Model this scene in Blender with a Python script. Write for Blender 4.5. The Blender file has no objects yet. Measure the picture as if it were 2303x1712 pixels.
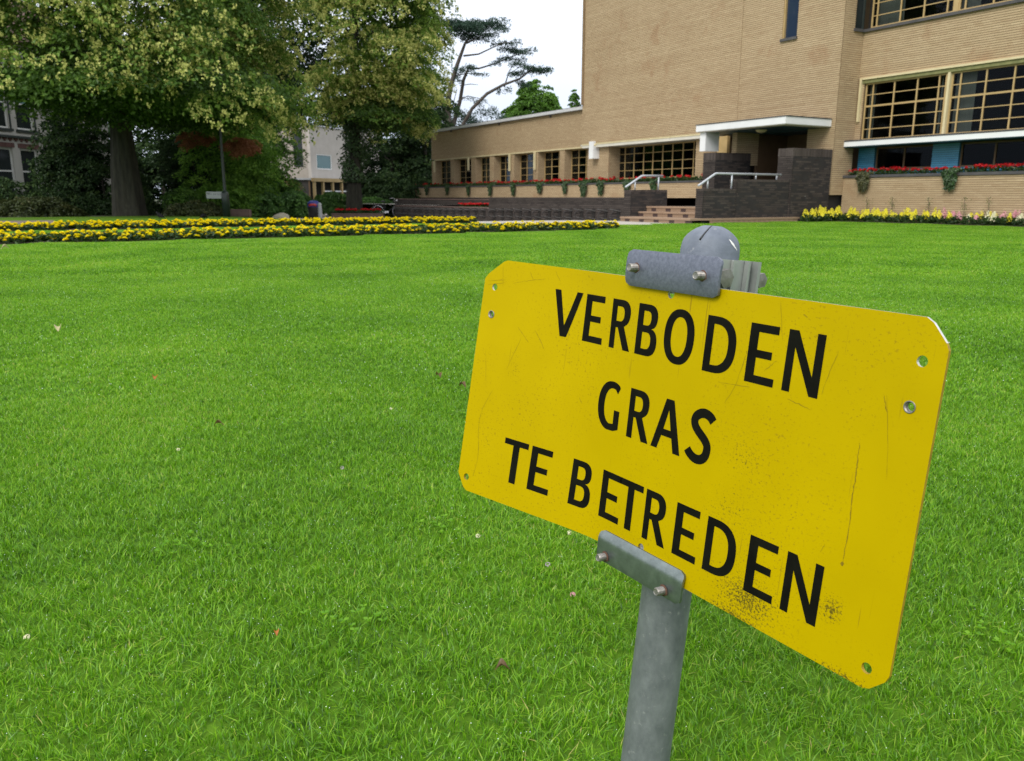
import bpy, bmesh, math, random
import numpy as np
from mathutils import Vector, Matrix

S = bpy.context.scene
COL = S.collection
rad = math.radians

# ------------------------------------------------------------------ camera, sky, sun, exposure
EYE = 0.76
cam = bpy.data.cameras.new("camera")
cam.sensor_width = 36.0
cam.lens = 28.575
cam.clip_start = 0.05
cam.clip_end = 3000
cam.dof.use_dof = True
cam.dof.focus_distance = 0.92
cam.dof.aperture_fstop = 20.0
camo = bpy.data.objects.new("camera", cam)
camo.location = (0, 0, EYE)
camo.rotation_euler = (rad(90 - 12.73), 0, 0)
COL.objects.link(camo)
S.camera = camo

SUN_EL, SUN_AZ = rad(42), rad(212)      # azimuth clockwise from +Y: behind the camera, a little to its left
world = bpy.data.worlds.new("World")
S.world = world
world.use_nodes = True
wn, wl = world.node_tree.nodes, world.node_tree.links
wn.clear()
wo = wn.new("ShaderNodeOutputWorld")
wb = wn.new("ShaderNodeBackground")
wb.inputs["Strength"].default_value = 0.1
sky = wn.new("ShaderNodeTexSky")
sky.sky_type = 'NISHITA'
sky.sun_disc = False
sky.sun_elevation = SUN_EL
sky.sun_rotation = SUN_AZ
sky.air_density = 1.0
sky.dust_density = 2.0
tc = wn.new("ShaderNodeTexCoord")
nz = wn.new("ShaderNodeTexNoise")
nz.inputs["Scale"].default_value = 2.2
nz.inputs["Detail"].default_value = 5
nz.inputs["Roughness"].default_value = 0.5
cr = wn.new("ShaderNodeValToRGB")
cr.color_ramp.elements[0].position = 0.30
cr.color_ramp.elements[0].color = (9.2, 9.9, 11.2, 1)
cr.color_ramp.elements[1].position = 0.62
cr.color_ramp.elements[1].color = (12.6, 12.7, 12.9, 1)
mx = wn.new("ShaderNodeMixRGB")
mx.inputs[0].default_value = 0.86
wl.new(tc.outputs["Generated"], nz.inputs["Vector"])
wl.new(nz.outputs["Fac"], cr.inputs[0])
sep = wn.new("ShaderNodeSeparateXYZ")
wl.new(tc.outputs["Generated"], sep.inputs[0])
low = wn.new("ShaderNodeValToRGB")
low.color_ramp.elements[0].position = 0.02
low.color_ramp.elements[0].color = (0.50, 0.545, 0.62, 1)
low.color_ramp.elements[1].position = 0.24
low.color_ramp.elements[1].color = (1, 1, 1, 1)
wl.new(sep.outputs[2], low.inputs[0])
mlow = wn.new("ShaderNodeMixRGB")
mlow.blend_type = 'MULTIPLY'
mlow.inputs[0].default_value = 1.0
wl.new(cr.outputs[0], mlow.inputs[1])
wl.new(low.outputs[0], mlow.inputs[2])
wl.new(sky.outputs[0], mx.inputs[1])
wl.new(mlow.outputs[0], mx.inputs[2])
wl.new(mx.outputs[0], wb.inputs["Color"])
wl.new(wb.outputs[0], wo.inputs[0])

sd = bpy.data.lights.new("sun", 'SUN')
sd.energy = 1.5
sd.angle = rad(28)
sd.color = (1.0, 0.96, 0.88)
so = bpy.data.objects.new("sun", sd)
sv = Vector((math.sin(SUN_AZ) * math.cos(SUN_EL), math.cos(SUN_AZ) * math.cos(SUN_EL), math.sin(SUN_EL)))
so.rotation_euler = sv.to_track_quat('Z', 'Y').to_euler()
so.location = (-5, -10, 20)
COL.objects.link(so)

vs = S.view_settings
vs.view_transform = 'Standard'
vs.look = 'None'
vs.exposure = 0.5
vs.gamma = 1.0
vs.use_curve_mapping = False
S.cycles.use_denoising = True
S.cycles.denoising_input_passes = 'RGB_ALBEDO_NORMAL'
S.cycles.denoising_prefilter = 'NONE'
S.cycles.max_bounces = 6
S.cycles.transparent_max_bounces = 12

RNG = np.random.default_rng(11)
random.seed(5)

# ------------------------------------------------------------------ helpers: objects
class Root:
    """A thing: an Empty at its base (rotation about z only) that parents its parts."""
    def __init__(self, name, loc=(0, 0, 0), rz=0.0, **props):
        o = bpy.data.objects.new(name, None)
        o.empty_display_size = 0.2
        o.location = loc
        o.rotation_euler = (0, 0, rz)
        COL.objects.link(o)
        for k, v in props.items():
            o[k] = v
        self.o, self.loc, self.rz = o, np.array(loc, float), rz

def put(name, mesh, parent=None, loc=(0, 0, 0), rot=(0, 0, 0), **props):
    o = bpy.data.objects.new(name, mesh)
    COL.objects.link(o)
    if parent is not None:
        o.parent = parent.o if isinstance(parent, Root) else parent
    o.location = loc
    o.rotation_euler = rot
    for k, v in props.items():
        o[k] = v
    return o

def np_mesh(name, V, F, mats, mi=None, tint=None, smooth=False, sharp=0):
    """V (N,3), F (M,3|4) index array or list of such arrays; tint per vertex."""
    me = bpy.data.meshes.new(name)
    V = np.asarray(V, np.float32)
    if not isinstance(F, list):
        F = [F]
    F = [np.asarray(f, np.int32) for f in F if len(f)]
    tot = np.concatenate([np.full(len(f), f.shape[1], np.int32) for f in F])
    loops = np.concatenate([f.ravel() for f in F])
    starts = np.concatenate([[0], np.cumsum(tot)[:-1]]).astype(np.int32)
    me.vertices.add(len(V)); me.vertices.foreach_set("co", V.ravel())
    me.loops.add(len(loops)); me.loops.foreach_set("vertex_index", loops)
    me.polygons.add(len(tot)); me.polygons.foreach_set("loop_start", starts)
    try:
        me.polygons.foreach_set("loop_total", tot)
    except Exception:
        pass
    for m in (mats if isinstance(mats, (list, tuple)) else [mats]):
        me.materials.append(m)
    if mi is not None:
        me.polygons.foreach_set("material_index", np.asarray(mi, np.int32))
    me.update(calc_edges=True)
    me.polygons.foreach_set("use_smooth", np.full(len(tot), bool(smooth)))
    if smooth and sharp:
        me.set_sharp_from_angle(angle=rad(sharp))
    if tint is not None:
        a = me.attributes.new("tint", 'FLOAT', 'POINT')
        a.data.foreach_set("value", np.asarray(tint, np.float32))
    me.validate()
    return me

BOXF = np.array([[0, 3, 2, 1], [4, 5, 6, 7], [0, 1, 5, 4], [1, 2, 6, 5], [2, 3, 7, 6], [3, 0, 4, 7]])

class MB:
    """Collects shapes and builds one mesh."""
    def __init__(self):
        self.v, self.f4, self.f3, self.t, self.m4, self.m3, self.n = [], [], [], [], [], [], 0
        self.m = 0
    def raw(self, V, F, tint=0.5):
        V = np.asarray(V, float); F = np.asarray(F)
        (self.f4 if F.shape[1] == 4 else self.f3).append(F + self.n)
        (self.m4 if F.shape[1] == 4 else self.m3).append(np.full(len(F), self.m))
        self.v.append(V)
        self.t.append(np.full(len(V), tint) if np.isscalar(tint) else np.asarray(tint))
        self.n += len(V)
    def box(self, x0, x1, y0, y1, z0, z1, tint=0.5):
        V = [(x0, y0, z0), (x1, y0, z0), (x1, y1, z0), (x0, y1, z0), (x0, y0, z1), (x1, y0, z1), (x1, y1, z1), (x0, y1, z1)]
        self.raw(V, BOXF, tint)
    def tube(self, pts, r, seg=10, cap=True, tint=0.5):
        pts = [Vector(p) for p in pts]
        rs = r if isinstance(r, (list, tuple, np.ndarray)) else [r] * len(pts)
        V, ref = [], None
        for i, p in enumerate(pts):
            a = pts[max(i - 1, 0)]; b = pts[min(i + 1, len(pts) - 1)]
            t = (b - a).normalized()
            if ref is None:
                ref = Vector((0, 0, 1)) if abs(t.z) < 0.9 else Vector((1, 0, 0))
            x = (ref - t * ref.dot(t)).normalized(); y = t.cross(x); ref = x
            for k in range(seg):
                a_ = 2 * math.pi * k / seg
                V.append(p + (x * math.cos(a_) + y * math.sin(a_)) * rs[i])
        F = [(i * seg + k, i * seg + (k + 1) % seg, (i + 1) * seg + (k + 1) % seg, (i + 1) * seg + k)
             for i in range(len(pts) - 1) for k in range(seg)]
        n0 = self.n
        self.raw([tuple(v) for v in V], F, tint)
        if cap:
            c = len(V)
            self.raw([tuple(pts[0]), tuple(pts[-1])] , np.zeros((0, 3), int), tint)
            base = n0 + c
            self.f3.append(np.array([(n0 + (k + 1) % seg, n0 + k, base) for k in range(seg)]))
            o = n0 + (len(pts) - 1) * seg
            self.f3.append(np.array([(o + k, o + (k + 1) % seg, base + 1) for k in range(seg)]))
            self.m3 += [np.full(seg, self.m)] * 2
    def lathe(self, prof, c=(0, 0, 0), seg=20, tint=0.5):
        V = [(c[0] + r * math.cos(2 * math.pi * k / seg), c[1] + r * math.sin(2 * math.pi * k / seg), c[2] + z) for r, z in prof for k in range(seg)]
        F = [(i * seg + k, i * seg + (k + 1) % seg, (i + 1) * seg + (k + 1) % seg, (i + 1) * seg + k) for i in range(len(prof) - 1) for k in range(seg)]
        self.raw(V, F, tint)
    def prism(self, poly, d, axis='z', tint=0.5):
        pass
    def mesh(self, name, mats, smooth=False):
        V = np.concatenate(self.v)
        F, M = [], []
        if self.f4: F.append(np.concatenate(self.f4)); M.append(np.concatenate(self.m4))
        f3 = [f for f in self.f3 if len(f)]
        if f3: F.append(np.concatenate(f3)); M.append(np.concatenate([m for m in self.m3 if len(m)]))
        return np_mesh(name, V, F, mats, np.concatenate(M), np.concatenate(self.t), smooth)

# ------------------------------------------------------------------ helpers: materials
def new_mat(name):
    m = bpy.data.materials.new(name)
    m.use_nodes = True
    m.node_tree.nodes.clear()
    return m, m.node_tree.nodes, m.node_tree.links

def ramp(n, stops):
    r = n.new("ShaderNodeValToRGB")
    e = r.color_ramp.elements
    while len(e) < len(stops):
        e.new(0.5)
    for el, (p, c) in zip(e, stops):
        el.position = p
        el.color = (*c, 1) if len(c) == 3 else c
    return r

def noise(n, l, scale, detail=4, rough=0.6, coord="Object", stretch=None):
    t = n.new("ShaderNodeTexCoord")
    x = n.new("ShaderNodeTexNoise")
    x.inputs["Scale"].default_value = scale
    x.inputs["Detail"].default_value = detail
    x.inputs["Roughness"].default_value = rough
    src = t.outputs[coord]
    if stretch:
        mp = n.new("ShaderNodeMapping")
        mp.inputs["Scale"].default_value = stretch
        l.new(src, mp.inputs[0]); src = mp.outputs[0]
    l.new(src, x.inputs["Vector"])
    return x

def surf_mat(name, c1, c2, scale=6.0, rough=0.7, metal=0.0, bump=0.0, bscale=60.0, use_tint=False, spec=0.5, stretch=None, dirt=None):
    """Principled surface whose colour wanders between c1 and c2 (noise, and per-piece tint if asked)."""
    m, n, l = new_mat(name)
    out = n.new("ShaderNodeOutputMaterial"); p = n.new("ShaderNodeBsdfPrincipled")
    l.new(p.outputs[0], out.inputs[0])
    nz = noise(n, l, scale, stretch=stretch)
    fac = nz.outputs["Fac"]
    if use_tint:
        at = n.new("ShaderNodeAttribute"); at.attribute_name = "tint"
        mth = n.new("ShaderNodeMath"); mth.operation = 'MULTIPLY_ADD'
        mth.inputs[1].default_value = 0.45
        l.new(fac, mth.inputs[0])
        m2 = n.new("ShaderNodeMath"); m2.operation = 'MULTIPLY'; m2.inputs[1].default_value = 0.62
        l.new(at.outputs["Fac"], m2.inputs[0]); l.new(m2.outputs[0], mth.inputs[2])
        fac = mth.outputs[0]
    r = ramp(n, [(0.25, c1), (0.75, c2)])
    l.new(fac, r.inputs[0])
    colour = r.outputs[0]
    if dirt:
        dc, ds, dp = dirt
        d = noise(n, l, ds, 6, 0.7)
        rr = ramp(n, [(dp, (0, 0, 0)), (dp + 0.12, (1, 1, 1))])
        l.new(d.outputs["Fac"], rr.inputs[0])
        mxx = n.new("ShaderNodeMixRGB"); mxx.inputs[2].default_value = (*dc, 1)
        l.new(rr.outputs[0], mxx.inputs[0]); l.new(colour, mxx.inputs[1])
        colour = mxx.outputs[0]
    l.new(colour, p.inputs["Base Color"])
    p.inputs["Roughness"].default_value = rough
    p.inputs["Metallic"].default_value = metal
    p.inputs["Specular IOR Level"].default_value = spec
    if bump:
        b = n.new("ShaderNodeBump"); b.inputs["Strength"].default_value = bump; b.inputs["Distance"].default_value = 0.01
        bn = noise(n, l, bscale, 5, 0.65)
        l.new(bn.outputs["Fac"], b.inputs["Height"]); l.new(b.outputs[0], p.inputs["Normal"])
    return m

def leaf_mat(name, stops, trans=0.35, gloss=0.06, patch=None, rough=0.45):
    """Foliage: diffuse + translucent, colour by per-leaf tint, a little sheen."""
    m, n, l = new_mat(name)
    out = n.new("ShaderNodeOutputMaterial")
    at = n.new("ShaderNodeAttribute"); at.attribute_name = "tint"
    r = ramp(n, stops)
    fac = at.outputs["Fac"]
    if patch:
        g = n.new("ShaderNodeNewGeometry")
        x = n.new("ShaderNodeTexNoise"); x.inputs["Scale"].default_value = patch[0]; x.inputs["Detail"].default_value = 4
        l.new(g.outputs["Position"], x.inputs["Vector"])
        ma = n.new("ShaderNodeMath"); ma.operation = 'SUBTRACT'; ma.inputs[1].default_value = 0.5
        l.new(x.outputs["Fac"], ma.inputs[0])
        mb = n.new("ShaderNodeMath"); mb.operation = 'MULTIPLY_ADD'; mb.inputs[1].default_value = patch[1]
        l.new(ma.outputs[0], mb.inputs[0]); l.new(fac, mb.inputs[2])
        fac = mb.outputs[0]
    l.new(fac, r.inputs[0])
    d = n.new("ShaderNodeBsdfDiffuse"); t = n.new("ShaderNodeBsdfTranslucent"); gl = n.new("ShaderNodeBsdfGlossy")
    gl.inputs["Roughness"].default_value = rough
    gl.inputs["Color"].default_value = (0.8, 0.85, 0.8, 1)
    a = n.new("ShaderNodeMixShader"); a.inputs[0].default_value = trans
    b = n.new("ShaderNodeMixShader"); b.inputs[0].default_value = gloss
    l.new(r.outputs[0], d.inputs[0]); l.new(r.outputs[0], t.inputs[0])
    l.new(d.outputs[0], a.inputs[1]); l.new(t.outputs[0], a.inputs[2])
    l.new(a.outputs[0], b.inputs[1]); l.new(gl.outputs[0], b.inputs[2])
    l.new(b.outputs[0], out.inputs[0])
    return m

def glass_mat(name, tint=(0.5, 0.53, 0.52), see=0.8, refl=0.10):
    m, n, l = new_mat(name)
    out = n.new("ShaderNodeOutputMaterial")
    tr = n.new("ShaderNodeBsdfTransparent"); tr.inputs[0].default_value = (*tint, 1)
    gl = n.new("ShaderNodeBsdfGlossy"); gl.inputs["Roughness"].default_value = 0.03
    gl.inputs[0].default_value = (0.8, 0.88, 1.0, 1)
    lw = n.new("ShaderNodeFresnel"); lw.inputs[0].default_value = 1.35
    ml = n.new("ShaderNodeMath"); ml.operation = 'MULTIPLY'; ml.inputs[1].default_value = refl * 10
    l.new(lw.outputs[0], ml.inputs[0])
    mx = n.new("ShaderNodeMixShader")
    l.new(ml.outputs[0], mx.inputs[0]); l.new(tr.outputs[0], mx.inputs[1]); l.new(gl.outputs[0], mx.inputs[2])
    l.new(mx.outputs[0], out.inputs[0])
    return m

M = {}
M['brick'] = surf_mat("yellow_brick", (0.365, 0.255, 0.145), (0.505, 0.385, 0.238), 0.30, 0.85, use_tint=True, bump=0.2, bscale=90, dirt=((0.385, 0.255, 0.145), 0.7, 0.56))
M['mortar'] = surf_mat("tan_joint", (0.20, 0.138, 0.075), (0.26, 0.18, 0.10), 3, 0.95)
M['dark_brick'] = surf_mat("dark_brick", (0.024, 0.0195, 0.018), (0.085, 0.070, 0.063), 1.2, 0.8, spec=0.2, use_tint=True, bump=0.3, bscale=80, dirt=((0.26, 0.26, 0.27), 2.6, 0.655))
M['dark_mortar'] = surf_mat("dark_joint", (0.015, 0.013, 0.013), (0.03, 0.027, 0.026), 3, 0.9)
M['blue_brick'] = surf_mat("blue_glazed_brick", (0.038, 0.19, 0.35), (0.075, 0.31, 0.50), 2.0, 0.35, use_tint=True)
M['blue_joint'] = surf_mat("blue_joint", (0.02, 0.10, 0.16), (0.03, 0.13, 0.2), 3, 0.6)
M['step_tile'] = surf_mat("tan_step_tile", (0.235, 0.155, 0.10), (0.35, 0.24, 0.16), 4, 0.8, use_tint=True, bump=0.2)
M['step_dark'] = surf_mat("brown_step_tile", (0.05, 0.03, 0.028), (0.085, 0.05, 0.045), 4, 0.7, use_tint=True)
M['white'] = surf_mat("white_paint", (0.70, 0.71, 0.72), (0.80, 0.81, 0.82), 1.2, 0.55)
M['grey_fascia'] = surf_mat("pale_zinc", (0.50, 0.51, 0.53), (0.62, 0.63, 0.65), 1.2, 0.5)
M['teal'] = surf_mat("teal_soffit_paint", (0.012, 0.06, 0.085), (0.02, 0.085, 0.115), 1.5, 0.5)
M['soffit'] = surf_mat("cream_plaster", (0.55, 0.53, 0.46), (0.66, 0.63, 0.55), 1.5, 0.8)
M['yellow_paint'] = surf_mat("ochre_window_paint", (0.38, 0.26, 0.105), (0.48, 0.34, 0.155), 3, 0.5)
M['cream_paint'] = surf_mat("cream_lintel_paint", (0.56, 0.48, 0.28), (0.66, 0.57, 0.35), 3, 0.6)
M['moss_cloth'] = surf_mat("mossy_awning_cloth", (0.13, 0.14, 0.055), (0.25, 0.24, 0.10), 8, 0.9)
M['lead'] = surf_mat("dark_lead", (0.05, 0.048, 0.05), (0.09, 0.085, 0.085), 4, 0.6)
M['interior'] = surf_mat("unlit_room_tone", (0.03, 0.028, 0.025), (0.06, 0.055, 0.05), 0.8, 0.9)  # near-black surfaces: the shade of an unlit interior is in the colour
M['porch_wall'] = surf_mat("brown_porch_wall", (0.10, 0.06, 0.03), (0.15, 0.09, 0.045), 1.5, 0.7)
M['curtain'] = surf_mat("pale_curtain", (0.50, 0.52, 0.50), (0.68, 0.70, 0.67), 9, 0.9, stretch=(6, 6, 0.3))
M['glass'] = glass_mat("window_glass", (0.55, 0.57, 0.56), refl=0.026)
M['glass_sky'] = surf_mat("sky_tinted_glass", (0.02, 0.032, 0.06), (0.025, 0.04, 0.072), 1, 0.02, spec=0.6)  # the blue base colour stands in for reflected sky
M['galv'] = surf_mat("galvanised_steel", (0.10, 0.115, 0.12), (0.225, 0.245, 0.25), 48, 0.52, 0.4, bump=0.10, bscale=240, stretch=(1, 1, .6), dirt=((0.31, 0.32, 0.31), 105, 0.60))
M['galv_plate'] = surf_mat("zinc_plate", (0.098, 0.108, 0.142), (0.175, 0.19, 0.24), 260, 0.42, 0.5, bump=0.08, bscale=420, dirt=((0.05, 0.055, 0.065), 90, 0.66))
M['rail'] = surf_mat("rail_grey_paint", (0.45, 0.48, 0.52), (0.55, 0.58, 0.62), 4, 0.4, 0.2)
M['bark'] = surf_mat("lime_bark", (0.010, 0.010, 0.007), (0.050, 0.048, 0.033), 3, 0.95, bump=1.0, bscale=14, stretch=(3, 3, 0.5), dirt=((0.075, 0.080, 0.055), 1.1, 0.60))
M['bark_dark'] = surf_mat("dark_bark", (0.05, 0.042, 0.034), (0.10, 0.085, 0.072), 2, 0.95, bump=0.6, bscale=8)
M['soil'] = surf_mat("soil", (0.045, 0.034, 0.024), (0.08, 0.062, 0.042), 3, 0.95, bump=0.4, bscale=20)
M['lead_light'] = surf_mat("worn_zinc_bar", (0.06, 0.056, 0.053), (0.10, 0.095, 0.09), 6, 0.5, 0.3)
M['white_render'] = surf_mat("off_white_render", (0.42, 0.385, 0.345), (0.50, 0.465, 0.425), 1.5, 0.9, bump=0.1, bscale=40)
M['villa_render'] = surf_mat("pale_villa_wall", (0.38, 0.365, 0.335), (0.46, 0.445, 0.41), 1.5, 0.9)
M['red_brick'] = surf_mat("red_brick_band", (0.085, 0.042, 0.037), (0.13, 0.06, 0.052), 4, 0.85)
M['frame_white'] = surf_mat("white_window_frame", (0.62, 0.62, 0.60), (0.72, 0.72, 0.70), 3, 0.5)
M['frame_dark'] = surf_mat("dark_green_frame", (0.02, 0.028, 0.024), (0.035, 0.045, 0.04), 3, 0.5)
M['dark_glass'] = surf_mat("dark_glass", (0.012, 0.016, 0.016), (0.03, 0.036, 0.036), 0.4, 0.06, spec=0.35)
M['teal_glass'] = surf_mat("teal_glass", (0.07, 0.15, 0.16), (0.12, 0.21, 0.22), 0.5, 0.08, spec=0.5)
M['roof_tile'] = surf_mat("roof_tile", (0.09, 0.05, 0.04), (0.15, 0.08, 0.06), 4, 0.8)
M['black'] = surf_mat("black_paint", (0.012, 0.012, 0.013), (0.03, 0.03, 0.032), 6, 0.4)
M['chrome'] = surf_mat("bright_metal", (0.5, 0.5, 0.52), (0.65, 0.65, 0.67), 6, 0.25, 0.9)
M['red_paint'] = surf_mat("red_paint", (0.45, 0.03, 0.02), (0.55, 0.05, 0.03), 6, 0.4)
M['blue_paint'] = surf_mat("blue_paint", (0.02, 0.03, 0.16), (0.03, 0.04, 0.24), 6, 0.4)
M['plaque'] = surf_mat("grey_plaque", (0.28, 0.30, 0.30), (0.38, 0.40, 0.395), 8, 0.5)
M['pole_green'] = surf_mat("dark_green_pole", (0.012, 0.022, 0.018), (0.025, 0.038, 0.03), 5, 0.4)
M['stone'] = surf_mat("pale_stone", (0.30, 0.27, 0.20), (0.42, 0.38, 0.29), 5, 0.9, bump=0.4)
M['planter_brick'] = surf_mat("brown_planter", (0.11, 0.07, 0.06), (0.18, 0.12, 0.10), 4, 0.85)
M['feather'] = surf_mat("black_feather", (0.004, 0.004, 0.005), (0.010, 0.010, 0.012), 30, 0.6, spec=0.1)
M['iron'] = surf_mat("dark_iron", (0.02, 0.018, 0.018), (0.045, 0.038, 0.036), 10, 0.5, 0.3)
M['rubber'] = surf_mat("tyre_rubber", (0.015, 0.015, 0.015), (0.03, 0.03, 0.03), 10, 0.8)

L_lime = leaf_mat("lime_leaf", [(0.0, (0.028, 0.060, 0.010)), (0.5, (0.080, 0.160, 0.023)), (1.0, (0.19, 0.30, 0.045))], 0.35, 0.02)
L_bloss = leaf_mat("lime_blossom", [(0.0, (0.30, 0.35, 0.075)), (1.0, (0.66, 0.65, 0.23))], 0.3, 0.01)
L_dark = leaf_mat("dark_leaf", [(0.0, (0.010, 0.024, 0.010)), (0.6, (0.030, 0.062, 0.020)), (1.0, (0.075, 0.125, 0.035))], 0.25, 0.015)
L_mid = leaf_mat("shrub_leaf", [(0.0, (0.022, 0.045, 0.012)), (0.6, (0.075, 0.175, 0.024)), (1.0, (0.17, 0.32, 0.05))], 0.3, 0.02)
L_laurel = leaf_mat("laurel_leaf", [(0.0, (0.030, 0.075, 0.018)), (0.6, (0.085, 0.19, 0.040)), (1.0, (0.15, 0.30, 0.07))], 0.25, 0.03, rough=0.35)
L_bright = leaf_mat("bright_leaf", [(0.0, (0.05, 0.12, 0.014)), (0.6, (0.125, 0.26, 0.032)), (1.0, (0.25, 0.44, 0.06))], 0.35, 0.02)
L_cedar = leaf_mat("cedar_needle", [(0.0, (0.018, 0.042, 0.028)), (0.6, (0.042, 0.085, 0.058)), (1.0, (0.08, 0.14, 0.09))], 0.15, 0.03)
L_rust = leaf_mat("russet_leaf", [(0.0, (0.20, 0.075, 0.035)), (1.0, (0.52, 0.22, 0.11))], 0.3, 0.03)
L_fern = leaf_mat("undergrowth_leaf", [(0.0, (0.025, 0.038, 0.012)), (0.6, (0.055, 0.075, 0.02)), (1.0, (0.11, 0.11, 0.035))], 0.3, 0.03)
L_ivy = leaf_mat("ivy_leaf", [(0.0, (0.018, 0.045, 0.012)), (0.6, (0.045, 0.105, 0.022)), (1.0, (0.09, 0.18, 0.04))], 0.25, 0.07)
L_flowerleaf = leaf_mat("bedding_leaf", [(0.0, (0.016, 0.040, 0.008)), (0.6, (0.045, 0.095, 0.016)), (1.0, (0.09, 0.16, 0.03))], 0.3, 0.04)
L_yellow = leaf_mat("marigold_petal", [(0.0, (0.70, 0.50, 0.002)), (0.5, (0.90, 0.76, 0.006)), (1.0, (0.95, 0.87, 0.03))], 0.2, 0.02)
L_lemon = leaf_mat("lemon_petal", [(0.0, (0.72, 0.62, 0.02)), (1.0, (0.93, 0.86, 0.08))], 0.25, 0.02)
L_red = leaf_mat("geranium_petal", [(0.0, (0.34, 0.006, 0.010)), (1.0, (0.72, 0.022, 0.026))], 0.2, 0.02)
L_pink = leaf_mat("pink_petal", [(0.0, (0.60, 0.25, 0.30)), (1.0, (0.80, 0.45, 0.48))], 0.25, 0.02)
L_cream = leaf_mat("cream_petal", [(0.0, (0.72, 0.68, 0.40)), (1.0, (0.88, 0.85, 0.66))], 0.25, 0.02)
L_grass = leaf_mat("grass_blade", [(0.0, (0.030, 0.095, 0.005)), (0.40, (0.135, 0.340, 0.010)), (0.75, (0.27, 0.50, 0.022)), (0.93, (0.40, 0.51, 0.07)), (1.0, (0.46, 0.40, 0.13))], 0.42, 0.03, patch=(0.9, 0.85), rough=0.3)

# lawn sheet (carries the grass; beyond the blades it is the lawn itself)
def lawn_material():
    m, n, l = new_mat("lawn_turf")
    out = n.new("ShaderNodeOutputMaterial"); p = n.new("ShaderNodeBsdfPrincipled")
    l.new(p.outputs[0], out.inputs[0])
    g = n.new("ShaderNodeNewGeometry")
    a = n.new("ShaderNodeTexNoise"); a.inputs["Scale"].default_value = 0.55; a.inputs["Detail"].default_value = 6
    b = n.new("ShaderNodeTexNoise"); b.inputs["Scale"].default_value = 28; b.inputs["Detail"].default_value = 4
    l.new(g.outputs["Position"], a.inputs["Vector"]); l.new(g.outputs["Position"], b.inputs["Vector"])
    add = n.new("ShaderNodeMath"); add.operation = 'MULTIPLY_ADD'; add.inputs[1].default_value = 0.45
    l.new(b.outputs["Fac"], add.inputs[0])
    sc = n.new("ShaderNodeMath"); sc.operation = 'MULTIPLY'; sc.inputs[1].default_value = 0.6
    l.new(a.outputs["Fac"], sc.inputs[0]); l.new(sc.outputs[0], add.inputs[2])
    r = ramp(n, [(0.30, (0.05, 0.115, 0.007)), (0.55, (0.09, 0.19, 0.010)), (0.78, (0.145, 0.25, 0.018))])
    l.new(add.outputs[0], r.inputs[0]); l.new(r.outputs[0], p.inputs["Base Color"])
    p.inputs["Roughness"].default_value = 0.9
    p.inputs["Specular IOR Level"].default_value = 0.15
    bp = n.new("ShaderNodeBump"); bp.inputs["Strength"].default_value = 0.6; bp.inputs["Distance"].default_value = 0.03
    l.new(b.outputs["Fac"], bp.inputs["Height"]); l.new(bp.outputs[0], p.inputs["Normal"])
    return m
M['lawn'] = lawn_material()
M['path'] = surf_mat("pale_paving", (0.36, 0.33, 0.29), (0.48, 0.45, 0.40), 1.6, 0.9, bump=0.15)
M['woodland'] = surf_mat("woodland_floor", (0.035, 0.045, 0.018), (0.07, 0.075, 0.032), 1.2, 0.95, bump=0.5, bscale=12)
M['soil_path'] = surf_mat("brown_soil_path", (0.14, 0.10, 0.08), (0.22, 0.17, 0.14), 2, 0.95)

# ------------------------------------------------------------------ the building's directions
TH = rad(30.8)
RD = np.array([math.cos(TH), math.sin(TH)])       # depth direction d (into the building)
SD = np.array([-math.sin(TH), math.cos(TH)])      # along the facade, s (away to the left)
def W(d, s, z=0.0):
    return np.array([d * RD[0] + s * SD[0], d * RD[1] + s * SD[1], z])
def smooth(x):
    x = np.clip(x, 0, 1); return x * x * (3 - 2 * x)
def gz(d, s):
    return -0.36 * smooth((np.asarray(s) - 20.5) / 17.0) * smooth((np.asarray(d) - 6.0) / 8.0)
def ground_at(x, y):
    d = x * RD[0] + y * RD[1]; s = x * SD[0] + y * SD[1]
    return float(gz(d, s))

def ds_sheet(name, D, Sv, mask, dz, mat, **props):
    """A sheet on the ground over the grid D x Sv (building directions), cells kept where mask(dc, sc)."""
    D, Sv = np.asarray(D, float), np.asarray(Sv, float)
    dd, ss = np.meshgrid(D, Sv, indexing='ij')
    V = np.stack([dd * RD[0] + ss * SD[0], dd * RD[1] + ss * SD[1], gz(dd, ss) + dz], -1).reshape(-1, 3)
    n = len(Sv)
    i, j = np.meshgrid(np.arange(len(D) - 1), np.arange(n - 1), indexing='ij')
    dc = (D[:-1] + D[1:]) / 2; sc = (Sv[:-1] + Sv[1:]) / 2
    keep = mask(dc[i], sc[j])
    i, j = i[keep], j[keep]
    F = np.stack([i * n + j, (i + 1) * n + j, (i + 1) * n + j + 1, i * n + j + 1], -1)
    return put(name, np_mesh(name, V, F, mat, smooth=True), **props)

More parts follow.
